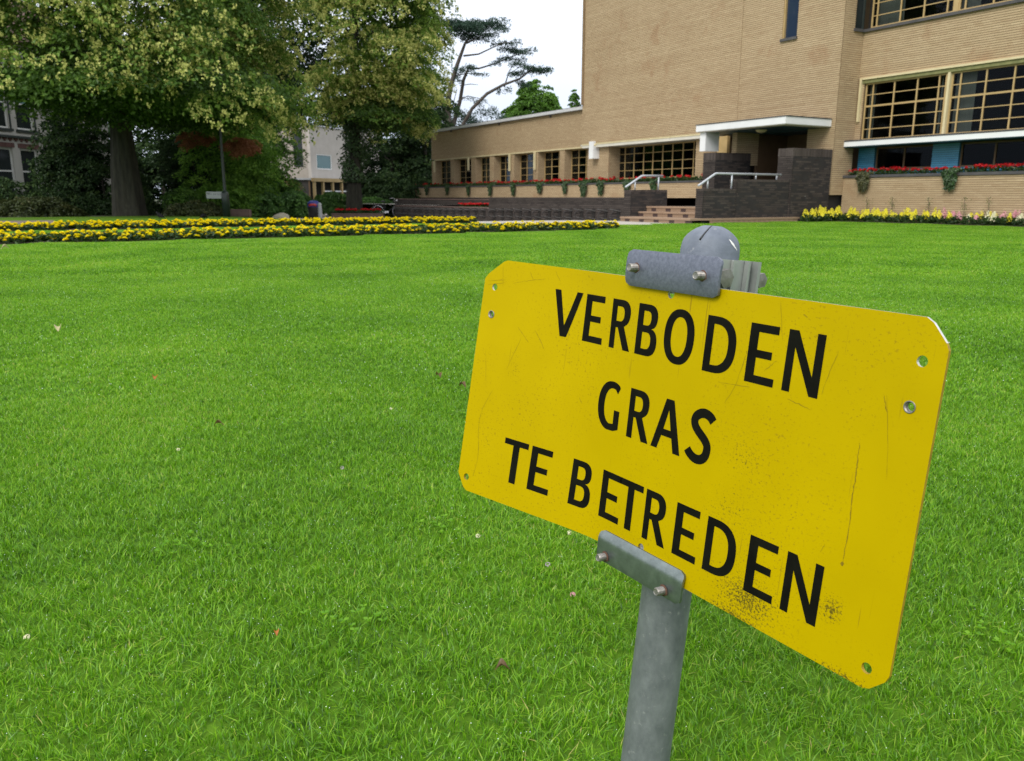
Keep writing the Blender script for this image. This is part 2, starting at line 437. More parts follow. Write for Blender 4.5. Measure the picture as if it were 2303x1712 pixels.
# ------------------------------------------------------------------ ground, lawn, path
far_d = np.concatenate([[-900, -300, -120, -60], np.arange(-40, 60.1, 2.0), [80, 120, 300, 900]])
far_s = np.concatenate([[-900, -300, -120, -60], np.arange(-40, 90.1, 2.0), [120, 200, 400, 900]])
ds_sheet("ground", far_d, far_s, lambda d, s: d > -1e9, -0.03, M['woodland'], kind='structure')
def lawn_edge(s):
    return np.where(s < 18.05, 22.6, 11.9 + 1.5 * np.exp(-(np.maximum(s, 18.05) - 18.05) / 0.9))
ds_sheet("lawn", np.concatenate([np.arange(-60, -6, 3.0), np.arange(-6, 22.61, 0.2)]), np.concatenate([np.arange(-30, 10, 2.0), np.arange(10, 18.05, .5), [18.05], np.arange(18.3, 37.1, 0.3)]),
         lambda d, s: d < lawn_edge(s), -0.004, M['lawn'], kind='structure')
ds_sheet("path", np.arange(9.0, 18.6, 0.4), np.concatenate([[18.05], np.arange(18.5, 64, 0.5)]), lambda d, s: d > lawn_edge(s) - 0.9, -0.012, M['path'], kind='structure')
ds_sheet("soil_path", np.arange(-12, 1.6, 0.5), np.arange(26.6, 32.1, 0.5), lambda d, s: (s > 27.4 + 0.15 * (1.5 - d) * 0) & (d < 1.2), 0.004, M['soil_path'], kind='structure')

# ------------------------------------------------------------------ grass (countless blades: stuff)
def blade_tile(name, n, h0, h1, w, size, seed, lean=0.6, clover=0):
    r = np.random.default_rng(seed)
    x = r.uniform(-size / 2, size / 2, n); y = r.uniform(-size / 2, size / 2, n)
    # tufts: pull some blades together
    k = n // 26
    tx, ty = r.uniform(-size / 2, size / 2, k), r.uniform(-size / 2, size / 2, k)
    own = r.integers(0, k, n); pull = r.random(n) < 0.38
    x = np.where(pull, tx[own] + r.normal(0, 0.016, n), x); y = np.where(pull, ty[own] + r.normal(0, 0.016, n), y)
    tdir = r.uniform(0, 2 * np.pi, k)
    h = r.uniform(h0, h1, n) * (0.75 + 0.5 * r.random(n))
    az = np.where(pull, tdir[own] + r.normal(0, 0.8, n), r.uniform(0, 2 * np.pi, n))
    ln = np.abs(r.normal(0, lean, n)) + 0.08
    cz = np.cos(np.minimum(ln, 1.35)); sz = np.sin(np.minimum(ln, 1.35))
    wx, wy = -np.sin(az), np.cos(az)
    tw = r.uniform(-0.9, 0.9, n); wx, wy = wx * np.cos(tw) - wy * np.sin(tw), wx * np.sin(tw) + wy * np.cos(tw)
    ww = w * r.uniform(0.6, 1.25, n)
    def lev(t, bend, wid):
        px = x + np.cos(az) * sz * h * t * bend; py = y + np.sin(az) * sz * h * t * bend; pz = h * t * (cz * (1 - 0.25 * t) + 0.0)
        a = np.stack([px - wx * ww * wid / 2, py - wy * ww * wid / 2, pz], -1); b = np.stack([px + wx * ww * wid / 2, py + wy * ww * wid / 2, pz], -1)
        return a, b
    a0, b0 = lev(0.0, 1, 0.8); a1, b1 = lev(0.5, 0.75, 1.0); a2, b2 = lev(1.0, 1.15, 0.12)
    V = np.stack([a0, b0, a1, b1, a2, b2], 1).reshape(-1, 3)
    i = np.arange(n)[:, None] * 6
    F = np.concatenate([i + np.array([[0, 1, 3, 2]]), i + np.array([[2, 3, 5, 4]])])
    tint = np.clip(r.normal(0.50, 0.19, n), 0, 0.90); dry = r.random(n) < 0.011
    tint = np.where(dry, 1.0, tint)
    if clover:
        m = clover; cc = r.uniform(-size / 2, size / 2, (max(m // 45, 1), 2)); ow = r.integers(0, len(cc), m)
        cx, cy = cc[ow, 0] + r.normal(0, .035, m), cc[ow, 1] + r.normal(0, .035, m); cz_ = r.uniform(.016, .030, m)
        Vc, Fc = [], []
        for q in range(3):
            a = r.uniform(0, .5, m) + 2.094 * q; rr = r.uniform(.0035, .0055, m)
            ox, oy = cx + np.cos(a) * rr, cy + np.sin(a) * rr
            for ua, ub, uz in ((-1, 0, -.2), (0, -.9, .1), (1, 0, .25), (0, .9, .1)):
                Vc.append(np.stack([ox + rr * (np.cos(a) * ua - np.sin(a) * ub), oy + rr * (np.sin(a) * ua + np.cos(a) * ub), cz_ + rr * uz], -1))
        Vc = np.stack(Vc, 1).reshape(-1, 4, 3)
        Fc = np.arange(len(Vc))[:, None] * 4 + np.array([[0, 1, 2, 3]]) + len(V)
        V = np.concatenate([V, Vc.reshape(-1, 3)]); F = np.concatenate([F, Fc])
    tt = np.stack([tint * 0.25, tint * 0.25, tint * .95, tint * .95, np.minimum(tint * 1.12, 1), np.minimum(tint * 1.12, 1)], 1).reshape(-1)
    if clover: tt = np.concatenate([tt, np.repeat(np.clip(r.normal(.42, .08, clover * 3), 0, .8), 4)])
    return V, F, tt

def grass_field(name, tiles, cells, size):
    """One object: vertices at the cell centres, geometry nodes put a turned tile of blades on each."""
    base = bpy.data.meshes.new(name)
    base.from_pydata([tuple(c) for c in cells], [], [])
    base.materials.append(L_grass)
    o = put(name, base, kind='stuff')
    ng = bpy.data.node_groups.new(name, 'GeometryNodeTree')
    ng.interface.new_socket("Geometry", in_out='INPUT', socket_type='NodeSocketGeometry')
    ng.interface.new_socket("Geometry", in_out='OUTPUT', socket_type='NodeSocketGeometry')
    N, L = ng.nodes, ng.links
    gi, go = N.new("NodeGroupInput"), N.new("NodeGroupOutput")
    join = N.new("GeometryNodeJoinGeometry")
    for k, t in enumerate(tiles):
        oi = N.new("GeometryNodeObjectInfo"); oi.inputs[0].default_value = t; oi.transform_space = 'ORIGINAL'
        oi.inputs["As Instance"].default_value = True
        L.new(oi.outputs["Geometry"], join.inputs[0])
    inst = N.new("GeometryNodeInstanceOnPoints")
    inst.inputs["Pick Instance"].default_value = True
    rv = N.new("FunctionNodeRandomValue"); rv.data_type = 'INT'
    rv.inputs[4].default_value = 0; rv.inputs[5].default_value = 3
    mul = N.new("ShaderNodeMath"); mul.operation = 'MULTIPLY'; mul.inputs[1].default_value = math.pi / 2
    cmb = N.new("ShaderNodeCombineXYZ")
    e2r = N.new("FunctionNodeEulerToRotation")
    L.new(rv.outputs[2], mul.inputs[0]); L.new(mul.outputs[0], cmb.inputs[2]); L.new(cmb.outputs[0], e2r.inputs[0])
    L.new(gi.outputs[0], inst.inputs["Points"]); L.new(join.outputs[0], inst.inputs["Instance"])
    rv2 = N.new("FunctionNodeRandomValue"); rv2.data_type = 'INT'; rv2.inputs[4].default_value = 0; rv2.inputs[5].default_value = len(tiles) - 1; rv2.inputs[8].default_value = 7
    L.new(rv2.outputs[2], inst.inputs["Instance Index"])
    L.new(e2r.outputs[0], inst.inputs["Rotation"])
    L.new(inst.outputs[0], go.inputs[0])
    md = o.modifiers.new("blades", 'NODES'); md.node_group = ng
    return o

M['dew'] = surf_mat("dew_bead", (0.75, 0.8, 0.78), (0.9, 0.95, 0.93), 5, 0.1, spec=0.8)  # white base colour puts the glint of dew into the beads
def tile_obj(name, V, F, t, dew=0, seed=0, size=0.0007):
    nb = 3000
    mats, mi, Fs = [L_grass], None, [F]
    if dew:
        r = np.random.default_rng(seed)
        k = r.choice(nb, dew)
        c = V[:nb * 6].reshape(-1, 6, 3)[k][:, 4] ; rr = size * r.uniform(.5, 1.3, dew)[:, None]
        oc = np.array([(1, 0, 0), (-1, 0, 0), (0, 1, 0), (0, -1, 0), (0, 0, 1), (0, 0, -1)], float)
        of = np.array([(0, 2, 4), (2, 1, 4), (1, 3, 4), (3, 0, 4), (2, 0, 5), (1, 2, 5), (3, 1, 5), (0, 3, 5)])
        Vd = (c[:, None] + oc[None] * rr[:, None]).reshape(-1, 3)
        Fd = (np.arange(dew)[:, None, None] * 6 + of[None]).reshape(-1, 3) + len(V)
        V = np.concatenate([V, Vd]); t = np.concatenate([t, np.ones(len(Vd))]); Fs.append(Fd)
        mats.append(M['dew']); mi = np.concatenate([np.zeros(len(F), int), np.ones(len(Fd), int)])
    o = bpy.data.objects.new(name, np_mesh(name, V, Fs, mats, mi, t))
    hid.objects.link(o)
    return o
hid = bpy.data.collections.new("grass_source_tiles")
COL.children.link(hid)
hid.hide_render = True
hid.hide_viewport = True

def cells_in(y0, y1, size, extra=1.9, spread=0.70):
    out = []
    for iy in range(-2 if y0 < 1 else int(y0 * .5 / size) - 1, int(y1 / size) + 2):
        for ix in range(-60, 61):
            x, y = (ix + .5) * size, (iy + .5) * size
            rr = math.hypot(x, y)
            if not (y0 <= rr < y1) or y < -0.8 or abs(x) > max(y, 0) * spread + extra:
                continue
            d = x * RD[0] + y * RD[1]; s = x * SD[0] + y * SD[1]
            if d > float(lawn_edge(np.array(s))) - 0.5 * size or s > 36:
                continue
            if (15.6 < s < 17.0 and -20 < d < 13.4) or (21.6 < s < 23.6 and d < 12.2):
                continue
            out.append((x, y, float(gz(d, s)) - 0.002))
    return out
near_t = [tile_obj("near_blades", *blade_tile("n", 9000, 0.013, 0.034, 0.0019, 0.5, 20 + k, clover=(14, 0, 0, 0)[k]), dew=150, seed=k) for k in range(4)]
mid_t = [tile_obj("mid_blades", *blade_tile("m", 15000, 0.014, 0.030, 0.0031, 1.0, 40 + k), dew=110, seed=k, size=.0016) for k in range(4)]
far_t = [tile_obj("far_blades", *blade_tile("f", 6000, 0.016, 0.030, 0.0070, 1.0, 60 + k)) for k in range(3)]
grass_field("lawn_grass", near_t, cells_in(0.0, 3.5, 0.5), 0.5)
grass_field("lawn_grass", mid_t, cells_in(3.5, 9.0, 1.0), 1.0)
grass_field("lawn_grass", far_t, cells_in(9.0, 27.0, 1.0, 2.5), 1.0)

# ------------------------------------------------------------------ the yellow sign
ST = np.array([0.15421718, 0.86000011, 0.51431371])
SR = np.array([[0.54901487, 0.08515628, 0.83146321], [-0.83573843, 0.04268059, 0.54746657], [-0.01113287, 0.99545305, -0.09460065]])
BW, BH = 0.6115, 0.3165
CR0, CR1, PHI, WS = -0.0778, -0.1609, -0.30445, 0.04
_a0 = np.array([CR0, -BH / 2]); _dv = np.array([CR1 - CR0, BH]); _dv = _dv / np.linalg.norm(_dv); _nv = np.array([-_dv[1], _dv[0]])
def bend(u, v, w):
    """board coordinates (u right, v up, w behind the face) to world; the board is bent along a slanting crease"""
    q = np.array([u, v]) - _a0; s = float(q @ _nv); al = float(q @ _dv)
    if s < -WS:
        x, y, an = s, 0.0, 0.0
    else:
        n = 24; ss = np.linspace(-WS, s, n + 1); mid = (ss[1:] + ss[:-1]) / 2
        ang = PHI * np.clip((mid + WS) / (2 * WS), 0, 1); ds = ss[1] - ss[0]
        x, y = -WS + np.cos(ang).sum() * ds, np.sin(ang).sum() * ds
        an = PHI * min(max((s + WS) / (2 * WS), 0), 1)
    x2, y2 = x - math.sin(an) * w, y + math.cos(an) * w
    uv = _a0 + _dv * al + _nv * x2
    return SR @ np.array([uv[0], uv[1], y2]) + ST

post_base = ST + SR @ np.array([0.0, -0.50, 0.055])
k_ = (post_base[2] + 0.02) / SR[2, 1]
post_base = post_base - SR[:, 1] * k_          # axis point 2 cm under the turf
sign = Root("lawn_sign", tuple(post_base), label="yellow warning sign with black lettering on a leaning grey post", category="sign")
def to_sign(P): return np.asarray(P) - sign.loc

def flat_mesh(loops, cuts=True):
    """2D outline loops (first = outer, holes follow; even-odd fill) -> bmesh in the board plane, cut along the crease zone"""
    cu = bpy.data.curves.new("outline", 'CURVE'); cu.dimensions = '2D'; cu.fill_mode = 'BOTH'
    for lp in loops:
        sp = cu.splines.new('POLY'); sp.points.add(len(lp) - 1); sp.use_cyclic_u = True
        for p, (x, y) in zip(sp.points, lp):
            p.co = (x, y, 0, 1)
    ob = bpy.data.objects.new("outline", cu)
    me = bpy.data.meshes.new_from_object(ob)
    bpy.data.objects.remove(ob); bpy.data.curves.remove(cu)
    bm = bmesh.new(); bm.from_mesh(me); bpy.data.meshes.remove(me)
    bmesh.ops.remove_doubles(bm, verts=bm.verts, dist=1e-6)
    if cuts:
        for s in np.linspace(-WS, WS, 9):
            p = _a0 + _nv * s
            bmesh.ops.bisect_plane(bm, geom=bm.verts[:] + bm.edges[:] + bm.faces[:], plane_co=(p[0], p[1], 0), plane_no=(_nv[0], _nv[1], 0))
    return bm

def plate_from(bm, name, w_front, w_back, mats, side_mat=0, side_fn=None):
    """extrudes the flat bmesh from w_back to w_front, bends it onto the board and returns a mesh relative to the sign's base"""
    bm.verts.ensure_lookup_table(); bm.faces.ensure_lookup_table()
    idx = {v: i for i, v in enumerate(bm.verts)}
    uv = [(v.co.x, v.co.y) for v in bm.verts]
    n = len(uv)
    V = [to_sign(bend(u, v, w_front)) for u, v in uv] + [to_sign(bend(u, v, w_back)) for u, v in uv]
    F, mi = [], []
    for f in bm.faces:
        c = [idx[v] for v in f.verts]
        F.append(c); mi.append(0)
        F.append([i + n for i in reversed(c)]); mi.append(min(1, len(mats) - 1))
    for e in bm.edges:
        if len(e.link_faces) == 1:
            lp = [l for l in e.link_faces[0].loops if l.edge == e][0]
            a, b = idx[lp.vert], idx[lp.link_loop_next.vert]
            F.append([b, a, a + n, b + n]); mi.append(side_fn(uv[a], uv[b]) if side_fn else side_mat)
    me = bpy.data.meshes.new(name)
    me.from_pydata([tuple(p) for p in V], [], F)
    for m in mats: me.materials.append(m)
    me.polygons.foreach_set("material_index", mi)
    ul = me.uv_layers.new(name="board")
    allv = uv + uv
    for lo in me.loops:
        ul.data[lo.index].uv = allv[lo.vertex_index]
    me.update()
    bm.free()
    return me

def circ(cx, cy, r, n=18):
    return [(cx + r * math.cos(2 * math.pi * k / n), cy + r * math.sin(2 * math.pi * k / n)) for k in range(n)]

def sign_yellow():
    m, n, l = new_mat("yellow_enamel")
    out = n.new("ShaderNodeOutputMaterial"); p = n.new("ShaderNodeBsdfPrincipled"); l.new(p.outputs[0], out.inputs[0])
    uv = n.new("ShaderNodeUVMap"); uv.uv_map = "board"
    def nz(scale, det=4, rough=.6, st=None, rot=0.0, off=(0, 0, 0)):
        src = uv.outputs[0]
        mp = n.new("ShaderNodeMapping"); mp.inputs["Location"].default_value = off
        mp.inputs["Rotation"].default_value = (0, 0, rot); mp.inputs["Scale"].default_value = st or (1, 1, 1)
        l.new(src, mp.inputs[0])
        x = n.new("ShaderNodeTexNoise"); x.inputs["Scale"].default_value = scale; x.inputs["Detail"].default_value = det; x.inputs["Roughness"].default_value = rough
        l.new(mp.outputs[0], x.inputs["Vector"]); return x.outputs["Fac"]
    def m_(op, a, b=None, c=None):
        x = n.new("ShaderNodeMath"); x.operation = op; x.use_clamp = op in ('MULTIPLY', 'ADD', 'MAXIMUM')
        for i, s in enumerate((a, b, c)):
            if s is None: continue
            if isinstance(s, (int, float)): x.inputs[i].default_value = s
            else: l.new(s, x.inputs[i])
        return x.outputs[0]
    def step(fac, a, b):
        r = ramp(n, [(a, (0, 0, 0)), (b, (1, 1, 1))]); l.new(fac, r.inputs[0]); return r.outputs[0]
    base = ramp(n, [(0.3, (0.405, 0.292, 0.0)), (0.7, (0.45, 0.328, 0.0))]); l.new(nz(7, 3), base.inputs[0])
    # specks of dirt, denser where a slow noise says so
    dens = step(nz(9, 3, .6, off=(3, 1, 0)), 0.38, 0.60)
    fine = step(nz(300, 3, .65), 0.595, 0.65)
    fine2 = step(nz(150, 4, .7, off=(5, 2, 0)), 0.64, 0.69)
    specks = m_('MAXIMUM', m_('MULTIPLY', fine, dens), m_('MULTIPLY', fine2, m_('MULTIPLY', dens, 0.9)))
    # scratches: thin stretched streaks in three directions
    sc = None
    for rot, st, off, th in ((0.25, (260, 7, 1), (0, 0, 0), .70), (-0.5, (300, 9, 1), (4, 7, 0), .71)):
        x = step(nz(1.0, 2, .5, st, rot, off), th, th + .02)
        sc = x if sc is None else m_('MAXIMUM', sc, x)
    sc = m_('MULTIPLY', sc, step(nz(14, 3, .6, off=(8, 8, 0)), 0.50, 0.62))
    # a mossy patch low on the right half, and grime along the lower edge
    def blob(cx, cy, rx, ry):
        mp = n.new("ShaderNodeMapping"); mp.vector_type = 'POINT'
        mp.inputs["Location"].default_value = (-cx / rx, -cy / ry, 0); mp.inputs["Scale"].default_value = (1 / rx, 1 / ry, 1)
        l.new(uv.outputs[0], mp.inputs[0])
        g = n.new("ShaderNodeTexGradient"); g.gradient_type = 'SPHERICAL'; l.new(mp.outputs[0], g.inputs[0]); return g.outputs["Fac"]
    grit = nz(360, 5, .78, off=(1, 6, 0))
    moss = None
    for b in ((0.155, -0.135, 0.075, 0.045), (0.14, -0.158, 0.07, 0.018), (0.265, -0.16, 0.06, 0.014), (0.245, -0.105, 0.022, 0.022), (0.13, 0.0, 0.06, 0.05), (-0.235, 0.02, 0.025, 0.03), (-0.262, -0.085, 0.022, 0.02), (0.12, -0.055, 0.07, 0.05)):
        f = blob(*b)
        amt = 0.225 if b[1] < -0.1 else 0.12
        x = step(m_('ADD', m_('MULTIPLY', f, amt), grit), 0.665, 0.72)
        moss = x if moss is None else m_('MAXIMUM', moss, x)
    marks = m_('MAXIMUM', specks, sc)
    c1 = n.new("ShaderNodeMixRGB"); c1.inputs[2].default_value = (0.26, 0.17, 0.006, 1)
    l.new(m_('MULTIPLY', marks, 0.8), c1.inputs[0]); l.new(base.outputs[0], c1.inputs[1])
    c2 = n.new("ShaderNodeMixRGB"); c2.inputs[2].default_value = (0.055, 0.045, 0.010, 1)
    l.new(m_('MULTIPLY', moss, 0.85), c2.inputs[0]); l.new(c1.outputs[0], c2.inputs[1])
    l.new(c2.outputs[0], p.inputs["Base Color"])
    p.inputs["Roughness"].default_value = 0.45
    p.inputs["Specular IOR Level"].default_value = 0.04
    bp = n.new("ShaderNodeBump"); bp.inputs["Strength"].default_value = 0.12; bp.inputs["Distance"].default_value = 0.001
    l.new(m_('ADD', nz(12, 2), m_('MULTIPLY', marks, -0.5)), bp.inputs["Height"]); l.new(bp.outputs[0], p.inputs["Normal"])
    return m
M['sign_yellow'] = sign_yellow()
M['sign_rim'] = surf_mat("dirty_yellow_rim", (0.20, 0.12, 0.004), (0.40, 0.27, 0.006), 60, 0.6, dirt=((0.06, 0.045, 0.02), 70, 0.62))
M['sign_edge'] = surf_mat("bare_aluminium_edge", (0.40, 0.38, 0.33), (0.72, 0.72, 0.70), 60, 0.4, 0.5)
M['sign_black'] = surf_mat("black_vinyl", (0.004, 0.004, 0.003), (0.009, 0.009, 0.006), 40, 0.55, spec=0.04, dirt=((0.10, 0.09, 0.05), 260, 0.72))
M['dome'] = surf_mat("grey_plastic_cap", (0.085, 0.10, 0.13), (0.185, 0.21, 0.255), 40, 0.6, bump=0.12, bscale=160, dirt=((0.33, 0.34, 0.35), 75, 0.62))
M['alu'] = surf_mat("aluminium_clamp", (0.26, 0.28, 0.26), (0.36, 0.38, 0.355), 30, 0.45, 0.4)
M['bolt'] = surf_mat("stainless_bolt", (0.16, 0.15, 0.135), (0.30, 0.285, 0.265), 120, 0.40, 0.6)
M['rust'] = surf_mat("rust", (0.06, 0.03, 0.018), (0.11, 0.05, 0.028), 60, 0.9)

hx, hy = BW / 2, BH / 2
def rc(pts, cx, cy):  # rounded chamfer ends: inserts softened points
    return pts
outline = [(-hx, -.1375), (-hx + .004, -.1430), (-.294, -.1545), (-.288, -hy), (.285, -hy), (.291, -.1555), (.303, -.1435), (hx, -.137),
           (hx, .1350), (.303, .1405), (.2905, .1545), (.284, hy), (-.271, hy), (-.277, .1560), (-.3005, .1380), (-hx, .1310)]
holes = [(-.2867, .1214, .0044), (-.2862, .0851, .0047), (.2867, .1236, .0046), (.2831, .0859, .0046), (-.2905, -.1398, .0046), (.2856, -.1396, .0048), (.0045, .1455, .0046), (.0045, -.1395, .0046)]
bm = flat_mesh([outline] + [list(reversed(circ(*h))) for h in holes])
board = put("board", plate_from(bm, "board", 0.0, 0.0032, [M['sign_yellow'], M['galv_plate'], M['sign_edge'], M['sign_rim']], 2,
            side_fn=lambda a, b: 3 if (abs(abs(a[0]) - BW / 2) < .004 and abs(abs(b[0]) - BW / 2) < .004) or (a[1] < -.13 and b[1] < -.13) else 2), sign)
# a thin ring of bare metal pressed through two of the holes
for h in (holes[1], holes[3]):
    mb = MB()
    ring = []
    for w, rr in ((-.0006, .0052), (-.0012, .0043), (.004, .0036)):
        ring.append([to_sign(bend(x, y, w)) for x, y in circ(h[0], h[1], rr, 18)])
    mb.raw(np.array(ring).reshape(-1, 3), [(i * 18 + k, i * 18 + (k + 1) % 18, (i + 1) * 18 + (k + 1) % 18, (i + 1) * 18 + k) for i in range(2) for k in range(18)])
    put("rivet", mb.mesh("rivet", M['bolt'], True), board)

def unit_rows(v):
    return v / np.maximum(np.linalg.norm(v, axis=-1, keepdims=True), 1e-12)
# lettering, drawn in units of the cap height
def arc(cx, cy, rx, ry, a0, a1, n=14, p=1.0):
    out = []
    for k in range(n + 1):
        a = rad(a0 + (a1 - a0) * k / n)
        c, s = math.cos(a), math.sin(a)
        out.append((cx + rx * math.copysign(abs(c) ** p, c), cy + ry * math.copysign(abs(s) ** p, s)))
    return out
def thick(path, w):
    """a stroke of width w along a path"""
    P = np.array(path, float); T = np.gradient(P, axis=0); T /= np.linalg.norm(T, axis=1)[:, None]
    N = np.stack([-T[:, 1], T[:, 0]], -1)
    a = P + N * (w[:, None] if isinstance(w, np.ndarray) else w) / 2; b = P - N * (w[:, None] if isinstance(w, np.ndarray) else w) / 2
    return [tuple(x) for x in a] + [tuple(x) for x in b[::-1]]
sw = 0.183
G = {
 'V': [[(0, 1), (.165, 1), (.375, .24), (.645, 1), (.82, 1), (.475, 0), (.295, 0)]],
 'E': [[(0, 0), (.60, 0), (.60, .135), (sw, .135), (sw, .435), (.50, .435), (.50, .565), (sw, .565), (sw, .865), (.585, .865), (.585, 1), (0, 1)]],
 'T': [[(.265, 0), (.45, 0), (.45, .868), (.705, .868), (.705, 1), (0, 1), (0, .868), (.265, .868)]],
 'N': [[(0, 0), (.15, 0), (.15, .735), (.525, 0), (.685, 0), (.685, 1), (.535, 1), (.535, .30), (.18, 1), (0, 1)]],
 'A': [[(0, 0), (.165, 0), (.255, .275), (.53, .275), (.605, 0), (.785, 0), (.495, 1), (.295, 1)], [(.293, .41), (.39, .80), (.49, .41)]],
 'R': [[(0, 0), (.155, 0), (.155, .435), (.22, .435), (.435, 0), (.63, 0), (.40, .47)] + arc(.30, .735, .265, .265, -62, 90, 12, .85) + [(0, 1)],
       [(.155, .565), (.155, .865)] + arc(.27, .715, .115, .15, 90, -90, 10, .85)],
 'B': [[(0, 0), (.32, 0)] + arc(.32, .275, .265, .275, -88, 62, 10, .85) + [(.40, .53)] + arc(.30, .755, .255, .245, -48, 90, 10, .85) + [(0, 1)],
       [(.16, .59), (.16, .87)] + arc(.275, .73, .105, .14, 90, -90, 8, .85), [(.16, .13), (.16, .455)] + arc(.29, .293, .125, .163, 90, -90, 8, .85)],
 'D': [[(0, 0), (.22, 0)] + arc(.22, .50, .49, .50, -90, 90, 22, .82) + [(0, 1)], [(.165, .135), (.165, .865)] + arc(.225, .50, .31, .365, 90, -90, 20, .82)],
 'O': [arc(.375, .5, .385, .515, 0, 360, 40, .88)[:-1], arc(.375, .5, .205, .37, 360, 0, 40, .88)[:-1]],
 'G': [[(.64, .91)] + arc(.40, .5, .40, .515, 60, 262, 30, .9) + [(.53, .0), (.675, .055), (.675, .435), (.51, .435), (.51, .145)] + arc(.425, .5, .235, .375, 262, 72, 30, .9) + [(.575, .785)]],
}
s_path = [(.545, .83), (.47, .90), (.37, .935), (.27, .925), (.17, .86), (.13, .77), (.15, .68), (.22, .60), (.31, .53), (.40, .46), (.465, .38), (.48, .28), (.45, .16), (.37, .085), (.27, .065), (.18, .085), (.09, .14), (.035, .20)]
from_s = np.array(s_path)
tt_ = np.linspace(0, 1, 60); ti = np.linspace(0, 1, len(from_s))
# smooth the S with a small spline
def catmull(P, n=5):
    out = []
    for i in range(len(P) - 1):
        p0, p1, p2, p3 = P[max(i - 1, 0)], P[i], P[i + 1], P[min(i + 2, len(P) - 1)]
        for k in range(n):
            t = k / n
            out.append(0.5 * (2 * p1 + (p2 - p0) * t + (2 * p0 - 5 * p1 + 4 * p2 - p3) * t * t + (3 * p1 - p0 - 3 * p2 + p3) * t ** 3))
    out.append(P[-1]); return np.array(out)
G['S'] = [thick(catmull(from_s * np.array([1.06, 1.0])), 0.172)]
LINES = [(0.0741, 0.0568, "VERBODEN", [-.1875, -.1341, -.0866, -.0420, .0022, .0607, .1160, .1600]),
         (-0.0216, 0.0565, "GRAS", [-.0937, -.0400, .0006, .0525]),
         (-0.1275, 0.0571, "TEBETREDEN", [-.2323, -.1867, -.1212, -.0712, -.0412, .0038, .0511, .0952, .1499, .1935])]
LWID = 0.0565
for v0, hgt, word, us in LINES:
    for ch, u0 in zip(word, us):
        loops = [[(u0 + x * LWID, v0 + y * hgt) for x, y in lp] for lp in G[ch]]
        put("letter", plate_from(flat_mesh(loops), "letter", -0.00035, 0.00005, [M['sign_black']]), board)

# the worn scratches in the enamel, each a hair-thin groove mark
M['scratch'] = surf_mat("bare_scratch", (0.16, 0.11, 0.012), (0.26, 0.18, 0.01), 200, 0.7, spec=0.05)
SCR = [([(-0.2779, 0.1524), (-0.273, 0.1233)], 0.3),
       ([(-0.3005, 0.128), (-0.2702, 0.1327)], 0.3),
       ([(-0.2996, 0.123), (-0.2695, 0.1292)], 0.3),
       ([(-0.2575, 0.1298), (-0.2309, 0.1363), (-0.205, 0.1412)], 0.3),
       ([(-0.231, 0.1474), (-0.2251, 0.1382)], 0.5),
       ([(-0.1921, 0.153), (-0.1813, 0.1409)], 0.3),
       ([(-0.2308, 0.0615), (-0.2477, 0.0171)], 0.35),
       ([(-0.2383, 0.0751), (-0.2278, 0.0666), (-0.2173, 0.0575)], 0.5),
       ([(-0.2098, 0.0748), (-0.2003, 0.0648), (-0.1916, 0.0541)], 0.55),
       ([(-0.2878, 0.0388), (-0.2783, -0.0095)], 0.25),
       ([(-0.2642, -0.0115), (-0.2798, -0.0472), (-0.2796, -0.0832)], 0.3),
       ([(-0.1263, 0.005), (-0.1206, -0.0019)], 0.4),
       ([(0.145, 0.1556), (0.1536, 0.1184)], 0.25),
       ([(0.1146, 0.1031), (0.1072, 0.0691), (0.0959, 0.047)], 0.3),
       ([(0.0848, 0.0663), (0.1247, 0.0697)], 0.3),
       ([(0.1514, 0.1004), (0.1373, 0.0871)], 0.3),
       ([(0.1678, 0.0675), (0.1812, 0.0655), (0.1942, 0.063)], 0.4),
       ([(0.213, 0.1196), (0.2071, 0.0998), (0.2025, 0.0788)], 0.3),
       ([(0.2621, 0.0916), (0.2695, 0.0565), (0.2746, 0.0226)], 0.25),
       ([(0.2455, 0.0461), (0.2467, 0.0299), (0.2473, 0.0142), (0.2473, -0.0016), (0.2486, -0.0278), (0.2484, -0.0591)], 0.8),
       ([(0.229, -0.0497), (0.2258, -0.0592)], 0.3),
       ([(0.2602, 0.0906), (0.2647, 0.0773)], 0.6),
       ([(0.2487, -0.059), (0.2479, -0.0628)], 2.2),
       ([(0.172, 0.146), (0.1768, 0.1434)], 0.6),
       ([(-0.2823, -0.057), (-0.2751, -0.108), (-0.2795, -0.1373)], 0.3)]
mb = MB(); rs_ = np.random.default_rng(3)
for pts, wd in SCR:
    P_ = catmull(np.array(pts), 7) if len(pts) > 2 else np.linspace(pts[0], pts[1], 9)
    T_ = unit_rows(np.gradient(P_, axis=0)); N_ = np.stack([-T_[:, 1], T_[:, 0]], -1)
    w_ = wd * .00055 * (.45 + .9 * rs_.random(len(P_))) * np.clip(np.sin(np.linspace(.15, 3.0, len(P_))) * 1.6, .2, 1)
    P_ = P_ + N_ * rs_.normal(0, .00025, len(P_))[:, None]
    V = []
    for q, n_, ww in zip(P_, N_, w_):
        V += [to_sign(bend(*(q + n_ * ww), -.00022)), to_sign(bend(*(q - n_ * ww), -.00022))]
    mb.raw(V, [(2 * i, 2 * i + 1, 2 * i + 3, 2 * i + 2) for i in range(len(P_) - 1)])
put("scratches", mb.mesh("scratches", M['scratch']), board, kind='stuff')

